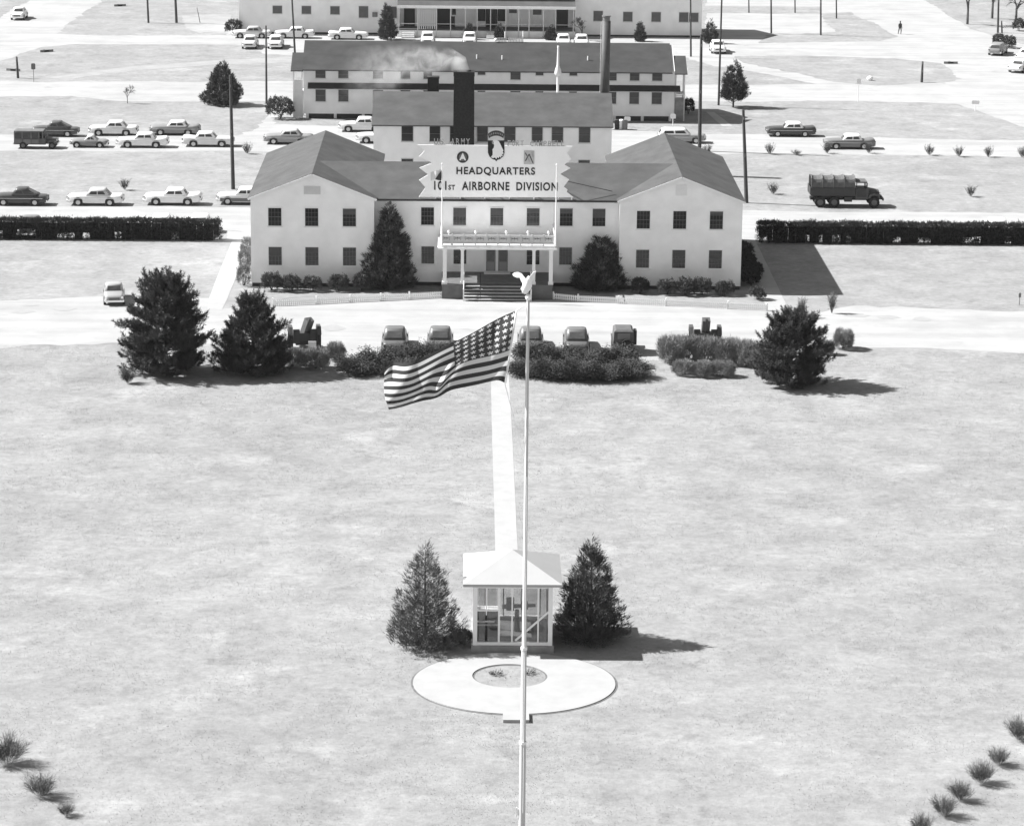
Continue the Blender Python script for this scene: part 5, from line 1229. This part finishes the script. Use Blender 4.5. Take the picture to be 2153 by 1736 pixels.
# clipped hedges
def hedge(x0, x1, y0, dep, h, seed, lab):
    global R_; R_ = np.random.default_rng(seed)
    L = x1-x0; n = int(L*230); t = thing('hedge', lab, 'hedge', ((x0+x1)/2, y0, 0))
    P = np.stack([R_.uniform(-L/2, L/2, n), R_.uniform(0, dep, n), h*R_.uniform(.0, 1, n)**.9], 1)
    P[:, 0] += .08*np.sin(P[:, 1]*9); top = R_.uniform(size=n) < .30; P[top, 2] = h+R_.normal(size=top.sum())*.05+.05*np.sin(P[top, 0]*1.7)
    gap = (np.sin(P[:, 0]*5.1+seed)+np.sin(P[:, 0]*2.3) > 1.5) & (P[:, 2] < h*.55) & (P[:, 2] > h*.12); P = P[~gap]; n = len(P)
    Pk, d, Ln, Wd = tufts(P, np.stack([R_.normal(size=n)*.4, np.where(P[:, 1] < dep*.5, -.5, .5), np.full(n, .8)], 1), 9, .55, .20, .055, .07)
    link('foliage', blade_mesh('foliage', Pk, d, Ln, Wd, HEDGE), t)
    segs = []
    for i in range(int(L/.35)):
        x = -L/2+.2+i*.35+R_.normal()*.05; segs += [((x, dep*.5, 0), (x+R_.normal()*.1, dep*.4, h*.8), .025, .012)]
    link('stems', limb_mesh('stems', segs, BARK), t)
    return t
def hedge_core(t, L, dep, h, seed):  # dark boxes added inside the leaves to stop light showing through
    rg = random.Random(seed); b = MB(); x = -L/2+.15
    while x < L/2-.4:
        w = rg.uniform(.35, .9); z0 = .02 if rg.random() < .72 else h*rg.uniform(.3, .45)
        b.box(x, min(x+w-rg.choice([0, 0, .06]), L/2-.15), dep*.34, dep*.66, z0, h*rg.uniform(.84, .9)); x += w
    link('added_dark_core', b.mesh('added_dark_core', mat('hedge_inside', .014, .95, .3, 4)), t)
HL = hedge(-52, -21.4, 245.75, 1.25, 1.62, 71, 'long dark clipped hedge on the left with light gaps near its foot')
HR = hedge(24.95, 62, 246.6, 1.25, 1.66, 72, 'long dark clipped hedge on the right beside the wing shadow')

hedge_core(HL, 30.6, 1.25, 1.62, 5); hedge_core(HR, 37.05, 1.25, 1.66, 6)

# foundation planting
FPL = [(570,616,'clipped shrub at the left end of the left wing'),(612,617,'clipped shrub second along the left wing'),(657,617,'clipped shrub third along the left wing'),(711,617,'clipped shrub fourth along the left wing'),(761,616,'loose shrub beside the tall pointed cedar'),
       (1345,622,'darkest clipped shrub left under the right wing'),(1402,624,'clipped shrub second along the right wing'),(1440,625,'clipped shrub third along the right wing'),(1475,625,'clipped shrub fourth along the right wing'),(1523,626,'clipped shrub at the right end of the right wing')]
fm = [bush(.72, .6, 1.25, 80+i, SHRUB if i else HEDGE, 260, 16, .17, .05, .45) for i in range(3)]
for i, (px, py, lab) in enumerate(FPL):
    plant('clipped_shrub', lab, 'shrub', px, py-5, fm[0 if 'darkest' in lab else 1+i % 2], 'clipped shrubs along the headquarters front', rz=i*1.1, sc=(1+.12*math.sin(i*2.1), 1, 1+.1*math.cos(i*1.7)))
plant('round_bush', 'small rounded shrub beside the right path', 'shrub', 1592, 630, bush(.55, .5, 1.0, 84, SHRUB, 160, 14, .18, .05, .6))
for i, (px, py) in enumerate(((516, 566), (512, 600), (520, 540))):
    plant('wispy_shrub', ['wispy bare shrub at the side of the left wing, middle one', 'wispy bare shrub at the side of the left wing, nearest one', 'wispy bare shrub at the side of the left wing, farthest one'][i], 'shrub', px, py, bush(.5, .8, 1.6, 85+i, TWIG, 160, 14, .3, .02, .5, 8, 1.5, -.8), 'wispy shrubs by the left wing')
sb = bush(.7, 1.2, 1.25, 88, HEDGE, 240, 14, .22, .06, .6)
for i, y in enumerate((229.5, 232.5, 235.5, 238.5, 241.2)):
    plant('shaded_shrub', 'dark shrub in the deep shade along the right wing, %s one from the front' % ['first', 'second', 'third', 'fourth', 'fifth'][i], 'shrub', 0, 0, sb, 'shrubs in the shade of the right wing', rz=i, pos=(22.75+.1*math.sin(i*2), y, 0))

# juniper beds on both sides of the path
jm = [juniper(1.25, 1.5, 90+i) for i in range(3)]
JUN = [(752,786),(790,776),(835,790),(880,792),(930,792),(985,790),(845,760),(900,762),(960,765),
       (1108,788),(1160,795),(1215,798),(1272,798),(1325,794),(1120,764),(1180,766),(1240,768),(1300,770)]
JL = ['leftmost feathery juniper left of the path, beside the round shrubs','second feathery juniper from left, before the first staff sedan','juniper under the fly end of the flag','juniper hidden behind the lower flag stripes','juniper behind the middle of the flag','juniper behind the flag next to the path',
      'back-row juniper before the leftmost staff sedan','back-row juniper behind the flag','back-row juniper left of the path behind the flag',
      'front-row juniper right next to the path and flagpole','front-row juniper second from the flagpole','front-row juniper in the middle of the right bed','front-row juniper fourth from the flagpole','front-row juniper at the right tip of the right bed','back-row juniper right beside the flagpole','back-row juniper before the sedan nearest the jeep','back-row juniper left of the jeep','back-row juniper below the jeep']
for i, ((px, py), lab) in enumerate(zip(JUN, JL)):
    plant('juniper', lab, 'shrub', px, py, jm[i % 3], 'junipers in the lawn-edge beds', rz=i*1.3, sc=(1.05, 1, .92+.16*math.sin(i*1.9)))
# twiggy round shrubs near the guns
tm = [bush(.95, .85, 1.4, 100+i, FORSY, 420, 20, .34, .020, .42, 12, 1.6, -.9) for i in range(3)]
TW = [(662,774,1,'round twiggy shrub right of the left field gun'),(705,757,.75,'smaller twiggy shrub behind the round one near the left gun'),(615,770,.9,'twiggy shrub between the small pine and the left gun'),
      (1410,762,1.1,'pale twiggy hedge shrub, leftmost of the right row'),(1445,758,1.05,'pale twiggy hedge shrub below the right field gun, left one'),(1484,760,1.05,'pale twiggy hedge shrub below the right field gun, right one'),(1525,764,1.05,'pale twiggy hedge shrub between the right gun and the ragged pine'),(1568,768,1.05,'pale twiggy hedge shrub touching the ragged pine'),(1598,775,1.0,'pale twiggy hedge shrub half behind the ragged pine'),
      (1436,789,.78,'low clipped shrub, left one of three before the pale hedge'),(1478,791,.78,'low clipped shrub, middle one of three before the pale hedge'),(1520,791,.78,'low clipped shrub, right one of three before the pale hedge'),
      (1772,733,.85,'round twiggy shrub alone on the drive edge right of the ragged pine'),(1735,745,.6,'small twiggy shrub just behind the ragged pine')]
for i, (px, py, s, lab) in enumerate(TW):
    plant('twiggy_shrub', lab, 'shrub', px, py, tm[i % 3], 'twiggy shrubs by the lawn edge', rz=i*1.7, sc=(s, s*.9, s*(1.15 if py < 770 else .95)))
plant('tuft_shrub', 'small spiky tuft at the left foot of the biggest pine', 'shrub', 268, 806, [twigs(.6, 1.1, 110, TWIGD, 110, 12, .015, .9)])
plant('sapling', 'thin sapling at the drive edge in front of the wing shadow tip', 'tree', 1748, 659, [twigs(.45, 1.6, 111, TWIG, 40, 8, .03, .5)])
plant('sapling', 'thin sapling just above the ragged pine', 'tree', 1684, 668, [twigs(.45, 1.5, 112, TWIG, 40, 8, .03, .5)])
# small bare shrubs dotted over the verges
dm = [twigs(.55, 1.15, 120+i, TWIGD, 45, 8, .022, .85) for i in range(3)]
DOT = [(262,400,'small bare shrub on the grass above the pale sedan'),(520,324,'small bare shrub right of the tall utility pole'),(1625,409,'bare shrub on the grass between the corner pole and the truck'),(2040,414,'bare shrub on the grass right of the army truck'),
       (1618,325,'bare shrub by the right road, below the black car'),(1674,327,'flattened bare shrub left of the grey car'),(1738,323,'bare shrub under the nose of the grey car'),(1826,323,'bare shrub under the tail of the grey car'),(1953,327,'bare shrub on the right verge, first right of the grey car'),(2015,330,'bare shrub on the right verge, second right of the grey car'),(2077,331,'bare shrub on the right verge, third right of the grey car'),(2148,332,'bare shrub on the right verge at the picture edge'),(1486,326,'bare shrub at the foot of the thick dark pole')]
for i, (px, py, lab) in enumerate(DOT):
    plant('bare_shrub', lab, 'shrub', px, py, [dm[i % 3]], 'small bare shrubs on the verges', rz=i*2.0, sc=(1, 1, .5 if 'flattened' in lab else 1))
# bare shrubs in the near corners
nm = [twigs(.6, 1.15, 130+i, mat('corner_twigs', .10, .9, .3, 2, spec=.1), 110, 24, .0095, 1.15) for i in range(3)]
NEAR = [(14,1606,1.35,'dark bare shrub cut by the left picture edge'),(84,1674,1.0,'fan-shaped bare shrub in the lower left corner'),(140,1714,.55,'smallest bare shrub at lower left'),
        (2142,1556,1.1,'bare shrub cut by the right picture edge, topmost of the row'),(2098,1608,.85,'bare shrub second from the top of the lower right row'),(2062,1646,1.0,'bare shrub third from the top of the lower right row'),(2018,1682,.9,'bare shrub fourth from the top of the lower right row'),(1984,1716,.95,'bare shrub fifth from the top of the lower right row'),(1936,1752,.9,'bare shrub at the bottom of the lower right row')]
for i, (px, py, s, lab) in enumerate(NEAR):
    plant('bare_shrub', lab, 'shrub', px, py, [nm[i % 3]], 'bare shrubs in the near corners', rz=i*2.3, sc=(s if px < 500 else s*.72, s*.9, s*.9))
# tufts left growing in the ring of the plaza
ptm = twigs(.45, .35, 140, TWIG, 40, 6, .02, 1.2)
for px, py, lab in ((1043,1418,'dry tuft left in the plaza bed'), (1112,1416,'dry tuft right in the plaza bed')):
    plant('dry_tuft', lab, 'plant', px, py, [ptm])
ub = bush(.5, .5, .7, 141, SHRUB, 140, 12, .16, .04, .6)
plant('low_shrub', 'low dark shrub between the thin cedar and the shelter', 'shrub', 968, 1352, ub)
plant('low_shrub', 'low dark undergrowth at the foot of the thin cedar', 'shrub', 905, 1360, ub, sc=(1.6, 1, .8))

# dry grass standing on the near lawn
def dry_grass(n=300000):
    global R_; R_ = np.random.default_rng(7)
    Y = np.sqrt(R_.uniform(98.**2, 206.**2, n)); X = 2.0+R_.uniform(-1, 1, n)*(Y*.185+1.5)
    cl = np.sin(X*.9+np.sin(Y*.5)*2)+np.sin(Y*.8+X*.35)+np.sin(X*2.3-Y*1.7)*.7+R_.normal(size=n)*.9
    keep = cl > -.3
    e = ((X-2.35)/5.15)**2+((Y-134.15)/4.6)**2; e2 = ((X-2.15)/1.7)**2+((Y-135.1)/1.6)**2
    keep &= (e > 1) | (e2 < 1); keep &= ~((X > 1.45) & (X < 3.0) & (Y > 136)); keep &= ~((X > .1) & (X < 4.5) & (Y > 138.4) & (Y < 143.4)); keep &= ~((X > 1.6) & (X < 3.1) & (Y < 130) & (Y > 128.4))
    X, Y = X[keep], Y[keep]; n = len(X)
    P = np.stack([X, Y, np.zeros(n)], 1); D = R_.normal(size=(n, 3))*.8; D[:, 2] = .8
    me = blade_mesh('dry_grass', P, D, R_.uniform(.03, .08, n), R_.uniform(.015, .035, n), LAWN)
    o = link('dry_grass', me); tag(o, 'short dry winter grass over the near lawn', 'grass', kind='stuff')
dry_grass()

# thin air between the near lawn and the far buildings
hz = bpy.data.materials.new('haze'); hz.use_nodes = True; n_ = hz.node_tree; n_.nodes.remove(n_.nodes['Principled BSDF'])
pv = n_.nodes.new('ShaderNodeVolumePrincipled'); pv.inputs['Color'].default_value = (.95, .95, .95, 1); pv.inputs['Density'].default_value = .00003; pv.inputs['Anisotropy'].default_value = .2
n_.links.new(pv.outputs[0], n_.nodes['Material Output'].inputs['Volume'])
o = MB().box(-2600, 2600, -450, 4600, -1.5, 52).build('haze', hz); tag(o, 'thin pale haze over the whole ground', 'haze', kind='stuff')
